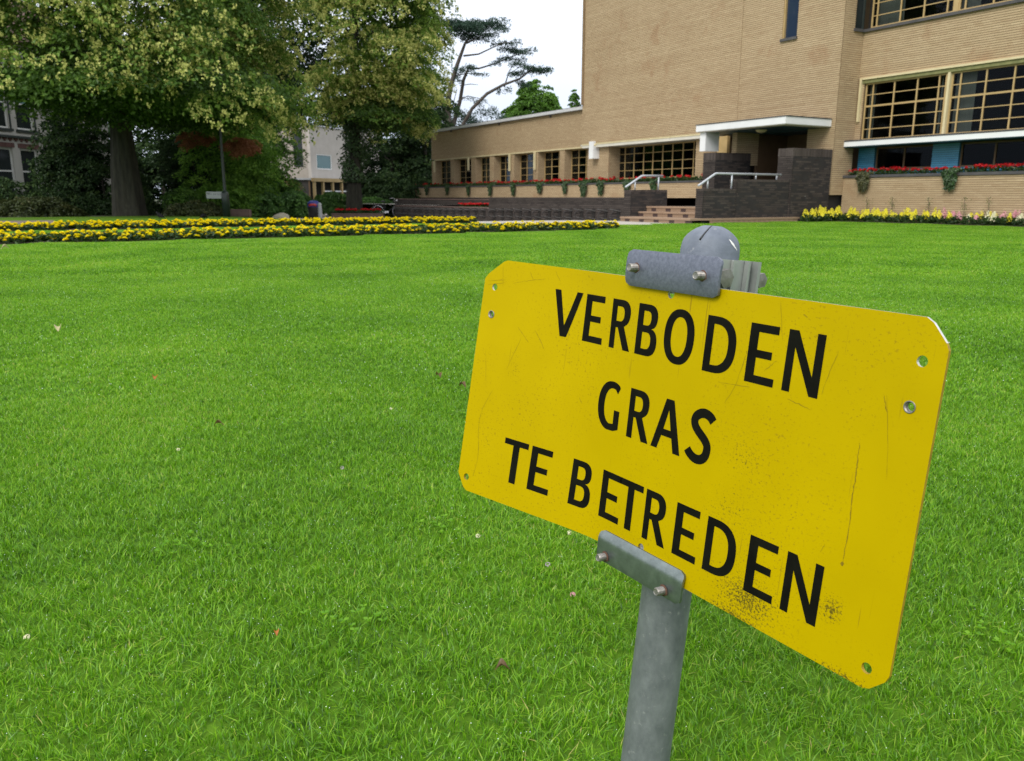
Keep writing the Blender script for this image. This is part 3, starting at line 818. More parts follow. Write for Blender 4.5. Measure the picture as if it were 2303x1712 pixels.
# clamps, bolts, post, cap: straight pieces in board coordinates (u, v, w)
def S3(u, v, w): return to_sign(SR @ np.array([u, v, w]) + ST)
def rplate(u0, u1, v0, v1, r, n=5):
    out = []
    for cx, cy, a in ((u1 - r, v0 + r, -90), (u1 - r, v1 - r, 0), (u0 + r, v1 - r, 90), (u0 + r, v0 + r, 180)):
        out += arc(cx, cy, r, r, a, a + 90, n)
    return out
def curved_plate(name, u0, u1, v0, v1, bulge, lip, mat, parent):
    """a rounded steel strap: profile across v bulges forward; a lip may lean back at the top"""
    nv, nu = 14, 24
    V, F = [], []
    r = 0.007
    for layer, off in ((0, -0.0055), (1, -0.0023)):
        for i in range(nv + 1):
            tv = i / nv; v = v0 + (v1 - v0) * tv
            dv = min(v - v0, v1 - v); inset = r - math.sqrt(max(r * r - max(r - dv, 0) ** 2, 0))
            for j in range(nu + 1):
                u = (u0 + inset) + (u1 - u0 - 2 * inset) * j / nu
                b = -bulge * (1 - (2 * tv - 1) ** 2)
                if lip and tv > 0.74:
                    b += (tv - 0.74) / 0.26 * lip
                edge = min(tv, 1 - tv, j / nu, 1 - j / nu)
                rr = 0.0004 if (edge < 0.01 and layer == 0) else 0
                V.append(S3(u, v, off + b + rr))
    n = (nv + 1) * (nu + 1)
    w = nu + 1
    for i in range(nv):
        for j in range(nu):
            a = i * w + j
            F.append((a, a + 1, a + w + 1, a + w)); F.append((n + a, n + a + w, n + a + w + 1, n + a + 1))
    rim = [j for j in range(w)] + [i * w + nu for i in range(1, nv + 1)] + [nv * w + j for j in range(nu - 1, -1, -1)] + [i * w for i in range(nv - 1, 0, -1)]
    for a, b in zip(rim, rim[1:] + rim[:1]):
        F.append((b, a, n + a, n + b))
    return put(name, np_mesh(name, np.array(V), np.array(F), mat, smooth=True, sharp=32), parent)
up = curved_plate("clamp_plate", -.0635, .0745, .1486, .1888, 0.0022, 0.0, M['galv_plate'], sign)
lo = curved_plate("clamp_plate", -.0620, .0768, -.1768, -.1405, 0.0006, 0.0032, surf_mat("grass_toned_zinc_plate", (0.15, 0.175, 0.17), (0.25, 0.285, 0.275), 80, 0.33, 0.8, bump=0.05, bscale=300, dirt=((0.08, 0.095, 0.09), 90, 0.63)), sign)  # zinc coloured lighter and greener than the upper plate, for reflected grass
def bolt_at(u, v, parent):
    mb = MB(); seg = 14
    rings = []
    z = -0.0065
    prof = [(0.0044, z)]
    for k in range(5):
        zz = z - 0.0008 - k * 0.0019
        prof += [(0.0047, zz), (0.0047, zz - 0.0005), (0.0037, zz - 0.0012)]
    prof += [(0.0044, z - .0104), (0.0036, z - .0112), (0.0030, z - .0108), (0.0, z - .0106)]
    V = [S3(u + r_ * math.cos(2 * math.pi * k / seg), v + r_ * math.sin(2 * math.pi * k / seg), w_) for r_, w_ in prof for k in range(seg)]
    mb.raw(V, [(i * seg + k, (i + 1) * seg + k, (i + 1) * seg + (k + 1) % seg, i * seg + (k + 1) % seg) for i in range(len(prof) - 1) for k in range(seg)])
    b = put("bolt", mb.mesh("bolt", M['bolt'], False), parent)
    mb = MB(); prof = [(0.0046, -0.0068), (0.0056, -0.0065), (0.0064, -0.0057)]
    V = [S3(u + r_ * math.cos(2 * math.pi * k / seg) * (1 + .2 * math.sin(3 * k)), v + r_ * math.sin(2 * math.pi * k / seg), w_ - .0012) for r_, w_ in prof for k in range(seg)]
    mb.raw(V, [(i * seg + k, (i + 1) * seg + k, (i + 1) * seg + (k + 1) % seg, i * seg + (k + 1) % seg) for i in range(len(prof) - 1) for k in range(seg)])
    put("rust_ring", mb.mesh("rust_ring", M['rust'], True), parent)
for u in (-.0465, .0525): bolt_at(u, .1690, up)
for u in (-.0455, .0525): bolt_at(u, -.1690, lo)
def ubox(mb, u0, u1, v0, v1, w0, w1):
    V = [S3(u, v, w) for w in (w0, w1) for v, u in ((v0, u0), (v0, u1), (v1, u1), (v1, u0))]
    mb.raw(V, BOXF)
def hexbolt(mb, u, v, w, r, l):
    for rr, a, b in ((r, 0, l),):
        V = [S3(u + x, v + rr * math.cos(math.pi / 3 * k + .3), w + rr * math.sin(math.pi / 3 * k + .3)) for x in (a, b) for k in range(6)] + [S3(u + b + .0006, v, w)]
        mb.raw(V, [(k, (k + 1) % 6, 6 + (k + 1) % 6, 6 + k) for k in range(6)])
        mb.f3.append(np.array([(6 + k, 6 + (k + 1) % 6, 12) for k in range(6)]) + mb.n - 13); mb.m3.append(np.zeros(6, int))
for v0, v1 in ((.146, .1868), (-.1795, -.1420)):
    mb = MB()
    ubox(mb, -.040, .0400, v0, v1, .0036, .024)
    ubox(mb, -.036, .0360, v0, v1, .0245, .088)
    ubox(mb, .0405, .0440, v0, v1, .0036, .0150)
    ubox(mb, .0365, .0400, v0, v1, .050, .0530)
    ubox(mb, .0365, .0420, v0, v1, .071, .0745)
    ubox(mb, .0365, .0450, v0, v1, .0835, .0880)
    put("clamp_block", mb.mesh("clamp_block", M['alu']), sign)
    mb = MB(); hexbolt(mb, .0385, (v0 + v1) / 2 + .001, .0345, .0106, .0090); put("bolt", mb.mesh("bolt", M['bolt']), sign)
    mb = MB(); hexbolt(mb, .0370, (v0 + v1) / 2 + .001, .0940, .0085, .0070); put("bolt", mb.mesh("bolt", M['bolt']), sign)
mb = MB()
L0 = -0.90
mb.tube([S3(0, v, .055) for v in np.linspace(-.60, .192, 12)], 0.0292, 40)
put("post", mb.mesh("post", M['galv'], True), sign)
mb = MB(); seg = 40
prof = [(.0312, .186), (.0318, .189), (.0317, .1950), (.0309, .2010), (.0294, .2058), (.0265, .2101), (.0223, .2141), (.0171, .2177), (.0125, .2199), (.0098, .2209), (.0088, .2210), (.0080, .2203), (.0, .2203)]
V = [S3(r_ * math.cos(2 * math.pi * k / seg), v_, .055 + r_ * math.sin(2 * math.pi * k / seg)) for r_, v_ in prof for k in range(seg)]
mb.raw(V, [(i * seg + k, (i + 1) * seg + k, (i + 1) * seg + (k + 1) % seg, i * seg + (k + 1) % seg) for i in range(len(prof) - 1) for k in range(seg)])
cap = put("post_cap", mb.mesh("post_cap", M['dome'], True), sign)
# the seam scar and chips in the cap
mb = MB(); pts = []
for t in np.linspace(0, 1, 9):
    a = rad(284 + 22 * t); k = t * 7; i = int(min(k, 6)); fr = k - i
    r_ = prof[i + 2][0] * (1 - fr) + prof[i + 3][0] * fr; v_ = prof[i + 2][1] * (1 - fr) + prof[i + 3][1] * fr
    pts.append(S3(math.cos(a) * (r_ + .0002), v_ + .0002, .055 + math.sin(a) * (r_ + .0002)))
mb.tube(pts[2:], [0.0011, .0010, .0009, .0008, .0007, .0005, .0003], 6)
put("crack", mb.mesh("crack", M['black'], True), cap)
mb = MB()
for (a0, w, vv, hh) in ((1, 8, .2035, .0085), (8, 5, .2000, .006)):
    P_ = []
    for t in np.linspace(0, 1, 5):
        for q in (0, 1):
            v_ = vv + (t - .5) * hh; a = rad(a0 + (q - .5) * w * (1 - abs(t - .5) * 1.4) + (t - .5) * -14)
            r_ = float(np.interp(v_, [p_[1] for p_ in prof[1:8]], [p_[0] for p_ in prof[1:8]])) + .0003
            P_.append(S3(math.cos(a) * r_, v_, .055 + math.sin(a) * r_))
    mb.raw(P_, [(2 * i, 2 * i + 1, 2 * i + 3, 2 * i + 2) for i in range(4)])
M['chip'] = surf_mat("white_chip", (0.7, 0.69, 0.66), (0.85, 0.84, 0.82), 40, 0.8)
put("chip", mb.mesh("chip", M['chip']), cap)

# ------------------------------------------------------------------ the town hall
HO = (24.0, 25.0)
hall = Root("town_hall", tuple(W(*HO, 0.0)), TH, label="long yellow brick town hall with flat roofs and a white entrance canopy", category="building")
def hbox(mb, d0, d1, s0, s1, z0, z1, tint=0.5, o=HO):
    mb.box(d0 - o[0], d1 - o[0], s0 - o[1], s1 - o[1], z0, z1, tint)
def hpart(name, mat, boxes, parent=None, **props):
    mb = MB()
    for b in boxes: hbox(mb, *b)
    return put(name, mb.mesh(name, mat), parent or hall, **props)

def courses(axis, fixed, a0, a1, z0, z1, openings=(), lb=0.235, h=0.0655, joint=0.016, depth=0.03, sign_=1, seed=0, rev=False):
    """bricks laid in running courses; axis 's': face looks to -d, axis 'd': face looks to -s. Returns list of (start, end, z, face jitter, tint)."""
    r = np.random.default_rng(seed + int(fixed * 100) + int(z0 * 10))
    out = []
    n = int(round((z1 - z0) / h)); h = (z1 - z0) / max(n, 1)
    for k in range(n):
        zb, zt = z0 + k * h + joint / 2, z0 + (k + 1) * h - joint / 2
        iv = [(a0, a1)]
        for (o0, o1, p0, p1) in openings:
            if min(zt, p1) - max(zb, p0) > 0.3 * (zt - zb):
                nv = []
                for (i0, i1) in iv:
                    if o1 <= i0 or o0 >= i1: nv.append((i0, i1)); continue
                    if o0 > i0 + 0.02: nv.append((i0, o0))
                    if o1 < i1 - 0.02: nv.append((o1, i1))
                iv = nv
        off = (0.0, 0.117, 0.06, 0.18)[k % 4] + r.uniform(0, 0.02)
        for (i0, i1) in iv:
            e = np.arange(math.floor((i0 - off) / lb), math.ceil((i1 - off) / lb) + 1) * lb + off
            e = np.clip(e, i0, i1); e = np.unique(e)
            st, en = e[:-1], e[1:]
            ok = en - st > 0.012
            st, en = st[ok], en[ok]
            m = len(st)
            st = st + 0.0006 * (st > i0 + 1e-6); en = en - 0.0006 * (en < i1 - 1e-6)
            row = np.clip(r.normal(0.5, 0.07), 0, 1)
            t = np.clip(r.normal(row, 0.09, m), 0, 1)
            out.append(np.stack([st, en, np.full(m, zb), np.full(m, zt), r.normal(0, 0.0009, m), t], -1))
    return np.concatenate(out) if out else np.zeros((0, 6))
def course_mesh(name, B, axis, fixed, mat, depth=0.03, o=HO):
    n = len(B)
    V = np.zeros((n, 8, 3))
    f = fixed + B[:, 4]; bk = np.full(n, fixed + depth)
    for i, (a, z, q) in enumerate([(0, 2, 0), (1, 2, 0), (1, 3, 0), (0, 3, 0), (0, 2, 1), (1, 2, 1), (1, 3, 1), (0, 3, 1)]):
        al = B[:, a]; zz = B[:, z]; dd = f if q == 0 else bk
        if axis == 's':
            V[:, i] = np.stack([dd - o[0], al - o[1], zz], -1)
        else:
            V[:, i] = np.stack([al - o[0], dd - o[1], zz], -1)
    F = np.array([[0, 1, 2, 3], [3, 2, 6, 7], [1, 0, 4, 5], [1, 5, 6, 2], [0, 3, 7, 4]])
    if axis == 's': F = F[:, ::-1]
    F = (np.arange(n)[:, None, None] * 8 + F[None]).reshape(-1, 4)
    return np_mesh(name, V.reshape(-1, 3), F, mat, tint=np.repeat(B[:, 5], 8))
def wall(axis, fixed, a0, a1, z0, z1, openings=(), thick=0.25, setin=0.0, mats=('brick', 'mortar'), parent=None, seed=0, pname="wall", o=HO, back=True, **kw):
    """a wall: backing with its openings (joint colour) and, as a child, the bricks that stand proud of it"""
    mb = MB()
    A = sorted({a0 + setin, a1} | {x for op in openings for x in op[:2] if a0 < x < a1})
    Z = sorted({z0, z1} | {x for op in openings for x in op[2:] if z0 < x < z1})
    for i in range(len(A) - 1):
        for j in range(len(Z) - 1):
            ca, cz = (A[i] + A[i + 1]) / 2, (Z[j] + Z[j + 1]) / 2
            if any(q[0] < ca < q[1] and q[2] < cz < q[3] for q in openings): continue
            if axis == 's': hbox(mb, fixed + .012, fixed + thick, A[i], A[i + 1], Z[j], Z[j + 1], o=o)
            else: hbox(mb, A[i], A[i + 1], fixed + .012, fixed + thick, Z[j], Z[j + 1], o=o)
    w = put(pname, mb.mesh(pname, M[mats[1]]), parent or hall)
    B = courses(axis, fixed, a0, a1, z0, z1, openings, seed=seed, **kw)
    if len(B):
        put("brick_courses", course_mesh("brick_courses", B, axis, fixed, M[mats[0]], o=o), w, kind='stuff')
    return w

# --- tower
T_TOP = 13.0
slot = (20.03, 20.66, 5.94, 8.6)
wall('s', 23.0, 18.202, 22.5, 3.02, T_TOP, [slot], seed=1)
wall('s', 22.984, 22.502, 32.2, 3.15, T_TOP, seed=2)
wall('d', 18.2, 23.033, 24.0, 0.82, T_TOP, [(23.55, 24.0, 5.95, 8.1)], seed=3)
wall('s', 23.0, 18.202, 19.28, 0.82, 3.018, seed=5)
hpart("cream_edge", M['cream_paint'], [(22.965, 23.6, 22.52, 32.19, 3.085, 3.148)])
hpart("soffit", M['soffit'], [(22.98, 23.85, 23.4, 32.15, 2.965, 3.083)])
mb = MB(); hbox(mb, 23.36, 33, 18.6, 32.1, 3.2, T_TOP - .1); put("tower_core", mb.mesh("tower_core", M['mortar']), hall)
hpart("wall", M['mortar'], [(22.9, 33, 32.102, 32.199, 4.9, T_TOP)], label="plain left flank of the tower")
hpart("plinth", M['dark_mortar'], [(23.12, 24.4, 18.34, 19.2, -.2, .818)])
# tall slot window in the tower
wnd = hpart("window", M['yellow_paint'], [(23.02, 23.14, 20.60, 20.658, 5.99, 8.6), (23.04, 23.12, 20.032, 20.06, 5.99, 8.6), (23.04, 23.12, 20.06, 20.60, 8.54, 8.6)], label="tall narrow slot window, blue sky reflection painted into its pane")
hpart("pane", M['glass_sky'], [(23.10, 23.11, 20.06, 20.60, 5.99, 8.54)], wnd)
hpart("sill", M['lead'], [(22.93, 23.14, 20.0, 20.69, 5.90, 5.988)], wnd)

# --- windows made of bars and single panes
PANES = {}
def window(d, s0, s1, z0, z1, vs_, hs, fw=0.045, vw=0.045, hw=0.025, main_h=None, glass='glass', paint='yellow_paint', dep=0.06, parent=None, label=None, sill=None):
    """plane window looking to -d. vs_: mullion centres between s0 and s1, hs: glazing-bar heights"""
    mb = MB()
    hbox(mb, d, d + dep, s0, s0 + fw, z0, z1); hbox(mb, d, d + dep, s1 - fw, s1, z0, z1)
    hbox(mb, d + .002, d + dep - .002, s0 + fw, s1 - fw, z0, z0 + fw); hbox(mb, d + .002, d + dep - .002, s0 + fw, s1 - fw, z1 - fw, z1)
    zi0, zi1 = z0 + fw, z1 - fw
    for s in vs_: hbox(mb, d + .004, d + dep - .004, s - vw / 2, s + vw / 2, zi0, zi1)
    ss = [s0 + fw] + [x for s in sorted(vs_) for x in (s - vw / 2, s + vw / 2)] + [s1 - fw]
    for z in hs:
        w_ = 0.055 if (main_h and abs(z - main_h) < 1e-6) else hw
        for i in range(0, len(ss), 2):
            hbox(mb, d + .010, d + dep - .010, ss[i], ss[i + 1], z - w_ / 2, z + w_ / 2)
    w = put("window", mb.mesh("window", M[paint]), parent or hall)
    if label: w['label'] = label
    zz = [zi0] + [x for z in sorted(hs) for x in (z - hw / 2, z + hw / 2)] + [zi1]
    for i in range(0, len(ss), 2):
        for j in range(0, len(zz), 2):
            a, b = ss[i + 1] - ss[i], zz[j + 1] - zz[j]
            key = (round(a, 3), round(b, 3), glass)
            if key not in PANES:
                m2 = MB(); m2.box(0, .005, -a / 2, a / 2, -b / 2, b / 2); PANES[key] = m2.mesh("pane", M[glass])
            put("pane", PANES[key], w, (d + .03 - HO[0], (ss[i] + ss[i + 1]) / 2 - HO[1], (zz[j] + zz[j + 1]) / 2), rot=(0, random.uniform(-.004, .004), random.uniform(-.006, .006)))
    return w

def room(d0, d1, s0, s1, z0, z1, parent=None):
    """five inner faces of a room behind the glass, coloured dark as if unlit"""
    V = np.array([(d0, s0, z0), (d0, s1, z0), (d0, s1, z1), (d0, s0, z1), (d1, s0, z0), (d1, s1, z0), (d1, s1, z1), (d1, s0, z1)]) - np.array([HO[0], HO[1], 0])
    F = [(4, 5, 6, 7), (0, 1, 5, 4), (3, 7, 6, 2), (0, 4, 7, 3), (1, 2, 6, 5)]
    return put("interior", np_mesh("interior", V, np.array(F), M['interior']), hall)

# --- left wing: fascia, brick band, pillars, seven windows
PIL = [(48.40, 48.97), (45.83, 46.32), (43.07, 43.60), (40.89, 41.38), (38.70, 39.12), (36.31, 36.72), (33.91, 34.34)]
wall('s', 23.2, 32.19, 48.97, 3.06, 4.70, seed=7)
hpart("roof", M['lead'], [(23.15, 33, 32.2, 49.05, 4.86, 4.90)], label="thin dark roof edge of the long left wing")
hpart("fascia", M['grey_fascia'], [(23.02, 23.4, 32.2, 49.10, 4.72, 4.858)])
hpart("lintel", M['cream_paint'], [(23.165, 23.7, 32.2, 48.5, 3.0, 3.058)])
for s in (46.0, 40.2, 35.1):
    hpart("roof_outlet", M['lead'], [(23.13, 23.2, s, s + .12, 4.60, 4.70)])
for i, (p0, p1) in enumerate(PIL):
    wall('s', 23.2, p0, p1, 1.3, 3.0, thick=0.5, setin=.032, seed=20 + i, pname="pillar")
    wall('d', p0, 23.233, 23.68, 1.3, 3.0, thick=0.03, seed=40 + i, pname="pillar")
ends = [p[0] for p in PIL] ; lefts = [p[1] for p in PIL[1:]] + [32.06]
for i, (s1, s0) in enumerate(zip(ends, lefts)):
    s0 = s0 + 0.01; s1 = s1 - 0.005
    wdt = s1 - s0
    window(23.6, s0, s1, 1.55, 2.99, [s0 + wdt / 3, s0 + 2 * wdt / 3], [1.90, 2.26, 2.61], vw=.04, fw=.035, hw=.022)
    if i in (0, 2):
        hpart("curtain", M['curtain'], [(23.75, 23.77, s1 - wdt * .48, s1 - .03, 1.6, 2.95)])
hpart("window_sill", M['mortar'], [(23.2, 23.7, 32.2, 48.39, 1.44, 1.545)])
room(23.70, 26.5, 32.2, 48.9, 1.3, 3.0)
for s in (48.35, 43.75, 38.98, 36.45):
    hpart("awning_arm", M['cream_paint'], [(23.08, 23.16, s, s + .13, 2.28 if s > 40 else 2.12, 2.99)])

# --- planter wall in front of the left wing
wall('s', 22.4, 22.1, 50.3, 0.72, 1.30, seed=9, pname="planter_wall")
hpart("planter_box", M['lead'], [(22.37, 22.62, 22.12, 50.28, 1.302, 1.372), (22.95, 23.15, 22.12, 50.28, 1.302, 1.372)])
hpart("planter_soil", M['soil'], [(22.62, 22.95, 22.12, 50.28, 1.25, 1.352)])
hpart("plinth", M['dark_mortar'], [(22.44, 23.1, 18.9, 50.2, -.4, .718)])

# --- the band under the tower: pier, wide window, white brackets
wall('s', 23.2, 30.40, 32.03, 1.3, 2.96, thick=.4, seed=11, pname="pillar")
wall('d', 30.38, 23.233, 23.84, 1.3, 2.96, thick=.03, seed=12, pname="pillar")
s_m = [24.96 + (30.55 - 24.96) * (k / 9) for k in range(1, 9)]
window(23.8, 24.86, 30.5, 1.55, 2.96, [25.56, 26.2, 26.83, 27.45, 28.08, 28.70, 29.35, 29.99], [1.91, 2.26, 2.63], vw=.044)
room(23.9, 27, 22.9, 30.5, 1.2, 3.0)
wall('s', 23.25, 23.30, 24.85, 1.3, 2.96, thick=.5, seed=13, pname="pillar")
hpart("bracket", M['white'], [(22.86, 23.66, 31.12, 31.45, 2.47, 3.23)], label="white bracket under the far end of the tower")
hpart("bracket", M['white'], [(20.97, 21.62, 21.95, 22.23, 2.33, 2.968)], label="white bracket under the corner of the canopy")
hpart("drip_tray", M['grey_fascia'], [(23.0, 23.6, 31.5, 32.3, 3.06, 3.13)])
def ball(c, r, mat, name, parent=hall, sq=1.0):
    mb = MB(); prof = [(r * math.sin(math.pi * k / 8) + 1e-5, -r * sq * math.cos(math.pi * k / 8)) for k in range(9)]
    mb.lathe(prof, (c[0] - HO[0], c[1] - HO[1], c[2]), 14)
    return put(name, mb.mesh(name, mat, True), parent)
for c in ((22.83, 30.95, 3.05), (22.84, 23.85, 3.02), (21.8, 22.3, 2.90)):
    ball(c, 0.055, M['cream_paint'], "floodlight")

# --- canopy and porch
mb = MB(); hbox(mb, 20.85, 22.995, 18.35, 22.33, 2.992, 3.205)
can = put("canopy", mb.mesh("canopy", M['white']), hall, label="white entrance canopy slab")
hpart("canopy_roof", M['lead'], [(20.83, 22.99, 18.33, 22.36, 3.208, 3.238)], can)
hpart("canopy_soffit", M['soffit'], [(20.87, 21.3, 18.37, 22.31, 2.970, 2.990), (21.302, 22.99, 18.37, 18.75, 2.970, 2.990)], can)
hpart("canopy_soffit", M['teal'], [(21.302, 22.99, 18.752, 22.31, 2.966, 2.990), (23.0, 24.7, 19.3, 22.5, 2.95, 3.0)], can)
mb = MB(); mb.lathe([(.001, -.10), (.10, -.085), (.17, -.045), (.20, 0.0), (.03, .01)], (21.75 - HO[0], 20.15 - HO[1], 2.952), 20)
put("lamp_bowl", mb.mesh("lamp_bowl", M['cream_paint'], True), hall)
# porch inside
wall('d', 21.45, 22.0, 23.06, 2.27, 2.964, thick=.20, seed=14, pname="porch_column")
wall('s', 21.98, 21.455, 21.68, 2.27, 2.964, thick=.05, seed=15, pname="porch_column")
wall('d', 21.45, 22.72, 23.06, 1.85, 2.268, thick=.20, seed=16, pname="porch_column")
hpart("porch_wall", M['porch_wall'], [(23.08, 24.6, 21.50, 21.6, .5, 2.95), (24.6, 24.8, 20.15, 21.6, .5, 2.95)])
hpart("porch_wall", M['porch_wall'], [(23.26, 24.8, 19.12, 19.27, .3, 3.0)])
hpart("porch_door", M['frame_dark'], [(24.4, 24.5, 19.30, 19.42, .5, 2.9), (24.4, 24.5, 20.03, 20.14, .5, 2.9), (24.4, 24.5, 19.42, 20.03, 2.78, 2.9), (24.4, 24.5, 19.42, 20.03, .5, .7)])
hpart("pane", M['dark_glass'], [(24.44, 24.45, 19.42, 20.03, .7, 2.78)])
hpart("porch_panel", M['yellow_paint'], [(22.85, 22.98, 22.78, 23.29, .5, 2.962)])
hpart("porch_floor", M['dark_mortar'], [(18.0, 24.8, 18.56, 21.38, .30, .455)])
# dark brick piers of the porch
def dark_block(d0, d1, s0, s1, z0, z1, seed, cap=0.0, name="porch_pier", parent=None, o=HO, label=None):
    zt = z1 - cap
    w = wall('s', d0, s0, s1, z0, zt, thick=d1 - d0 - .002, mats=('dark_brick', 'dark_mortar'), seed=seed, pname=name, parent=parent, o=o)
    B = courses('d', s0, d0 + .033, d1, z0, zt, seed=seed + 1)
    mb = MB(); hbox(mb, d0 + .035, d1, s0 + .0095, s0 + .010, z0, zt, o=o)
    b = put("brick_courses", course_mesh("brick_courses", B, 'd', s0, M['dark_brick'], depth=.011, o=o), w, kind='stuff')
    # left over +s face is not seen from the lawn: plain joint face of the backing
    if cap:
        mb = MB(); rr = np.random.default_rng(seed)
        n1 = max(1, int((s1 - s0) / .068)); ws = (s1 - s0) / n1
        for k in range(n1):
            hbox(mb, d0 - .004 + rr.normal(0, .001), d0 + .11, s0 + k * ws + .003, s0 + (k + 1) * ws - .003, zt + .002, z1, tint=rr.uniform(.5, 1), o=o)
        n2 = max(1, int((d1 - d0 - .12) / .068)); wd = (d1 - d0 - .12) / n2
        for k in range(n2):
            hbox(mb, d0 + .12 + k * wd + .003, d0 + .12 + (k + 1) * wd - .003, s0 - .004 + rr.normal(0, .001), s1, zt + .002, z1, tint=rr.uniform(.5, 1), o=o)
        put("coping", mb.mesh("coping", M['dark_brick']), w)
    if label: w['label'] = label
    return w
dark_block(21.13, 22.97, 18.2, 18.8, -.1, 2.26, 50, cap=.25, label="tall dark brick pier right of the entrance stairs")
dark_block(21.0, 22.70, 21.45, 22.05, .2, 2.26, 52, cap=.25, label="dark brick pier left of the entrance")
dark_block(17.45, 18.80, 18.26, 18.56, -.1, 1.00, 54, cap=.07, name="stair_wall")
dark_block(18.802, 21.12, 18.26, 18.56, -.1, 1.28, 56, cap=.07, name="stair_wall")
dark_block(17.27, 18.83, 21.4, 21.75, -.2, 0.985, 58, cap=.07, name="stair_wall")

def railing(s, pts, posts, zb):
    mb = MB()
    mb.tube([(d - HO[0], s - HO[1], z) for d, z in pts], 0.034, 12)
    r_ = put("handrail", mb.mesh("handrail", M['rail'], True), hall)
    for d in posts:
        z1 = float(np.interp(d, [p[0] for p in pts], [p[1] for p in pts])) - .02
        zb_ = zb(d)
        mb = MB(); mb.tube([(d - HO[0], s - HO[1], zb_), (d - HO[0], s - HO[1], z1)], 0.024, 10)
        put("rail_post", mb.mesh("rail_post", M['rail'], True), r_)
railing(18.38, [(17.36, 1.085), (17.40, 1.10), (18.00, 1.425), (18.06, 1.440), (20.84, 1.44)], (17.73, 18.71, 19.73, 20.65), lambda d: 1.0 if d < 18.8 else 1.28)
railing(21.55, [(17.16, 1.075), (17.20, 1.09), (17.82, 1.425), (17.88, 1.44), (18.74, 1.445)], (17.56, 18.56), lambda d: .985)

# --- entrance steps: tan nosing, riser laid of tan and dark tiles
TILE = {}
def step_flight(i, d, z0, z1, s0, s1, run):
    st = hpart("step", M['step_tile'], [(d - .02, d + run, s0, s1, z1 - .055, z1)])
    n = int((s1 - s0) / .115); w = (s1 - s0) / n
    for k in range(n):
        ph = (k + 2 * i) % 6
        mt = 'step_dark' if ph in (0, 1) else 'step_tile'
        key = (mt, round(w, 4), round(z1 - z0, 3))
        if key not in TILE:
            m2 = MB(); m2.box(0, .06, -w / 2 + .003, w / 2 - .003, 0, z1 - .058 - z0, tint=.35); TILE[key] = m2.mesh("tile", M[mt])
        put("tile", TILE[key], st, (d + .004 + random.uniform(0, .003) - HO[0], s0 + (k + .5) * w - HO[1], z0))
    return st
for i, (d, z0, z1, run, s0) in enumerate([(16.86, -.06, .135, .80, 18.1), (17.62, .137, .295, .36, 18.57), (17.95, .297, .460, .6, 18.57)]):
    step_flight(i, d, z0, z1, s0, 21.39, run)
led = hpart("step", M['step_tile'], [(17.662, 21.5, 18.08, 18.25, .08, .135)], label="low tan ledge along the foot of the stair wall")
for k in range(34):
    key = ('ledge', k % 2)
    if key not in TILE:
        m2 = MB(); m2.box(-.052, .052, 0, .05, 0, .16, tint=.3 + .25 * (k % 2)); TILE[key] = m2.mesh("tile", M['step_tile'])
    put("tile", TILE[key], led, (17.70 + .1115 * k - HO[0], 18.095 - HO[1], -.082))

# --- right wing
UW = (9.0, 18.2, 5.95, 8.1)
wall('s', 24.0, 6.0, 18.2, 4.50, 10.5, [UW], seed=30)
wall('s', 24.0, 18.0, 18.2, 2.56, 4.498, seed=31)
hpart("lintel", M['cream_paint'], [(23.93, 24.2, 6.0, 18.15, 4.442, 4.502)])
hpart("awning", M['moss_cloth'], [(23.97, 24.15, 6.0, 18.05, 4.33, 4.440)])
right_rows = [2.91, 3.26, 3.62, 3.97]
for i, s1 in enumerate((17.97, 15.08, 12.20)):
    s0 = s1 - 2.74
    window(24.05, s0, s1, 2.57, 4.33, [s1 - .27, s1 - 1.02, s1 - 1.80, s0 + .24], right_rows, main_h=3.62, vw=.044, label=("wide ochre window beside the tower" if i == 0 else None))
    hpart("pilaster", M['cream_paint'], [(23.95, 24.14, s0 - .145, s0 - .075, 2.57, 4.33)])
    hpart("pilaster", M['yellow_paint'], [(24.02, 24.14, s0 - .070, s0 - .002, 2.57, 4.33)])
hpart("pilaster", M['cream_paint'], [(23.92, 24.04, 18.06, 18.13, 3.15, 4.44)])
for a, b in ((17.73, 17.95), (15.45, 15.50), (14.62, 15.05), (14.45, 14.62), (11.75, 12.15)):
    hpart("curtain", M['curtain'], [(24.25, 24.27, a, b, 2.58, 4.32)])
room(24.14, 26.0, 6.0, 18.15, 2.56, 4.45)
for i, s1 in enumerate((17.97, 15.10, 12.22)):
    s0 = s1 - 2.74
    window(24.02, s0, s1, 5.99, 8.08, [s1 - .19, s1 - 1.0, s1 - 1.78, s0 + .22], [6.35, 6.72, 7.09, 7.46, 7.8], vw=.044)
    hpart("pilaster", M['yellow_paint'], [(24.0, 24.14, s0 - .13, s0 - .002, 5.99, 8.08)])
hpart("curtain", M['curtain'], [(24.25, 24.27, 17.0, 17.95, 6.0, 8.0)])
hpart("curtain", M['curtain'], [(24.25, 24.27, 14.6, 15.4, 6.0, 8.0)])
room(24.14, 26.0, 6.0, 18.15, 5.95, 8.1)
cw = hpart("window", M['frame_dark'], [(23.56, 23.60, 18.23, 18.29, 5.99, 8.1), (23.94, 24.0, 18.21, 18.29, 5.99, 8.1)], label="narrow corner light of the upper window")
hpart("pane", M['dark_glass'], [(23.60, 23.94, 18.25, 18.26, 5.99, 8.1)], cw)
hpart("sill", M['lead'], [(23.92, 24.2, 6.0, 18.21, 5.90, 5.985), (23.5, 23.918, 18.13, 18.28, 5.90, 5.985)])
hpart("canopy", M['white'], [(23.5, 24.26, 6.0, 18.195, 2.360, 2.508)], label="long white canopy under the right wing's windows")
hpart("canopy_roof", M['lead'], [(23.49, 24.02, 6.0, 18.193, 2.511, 2.556)])
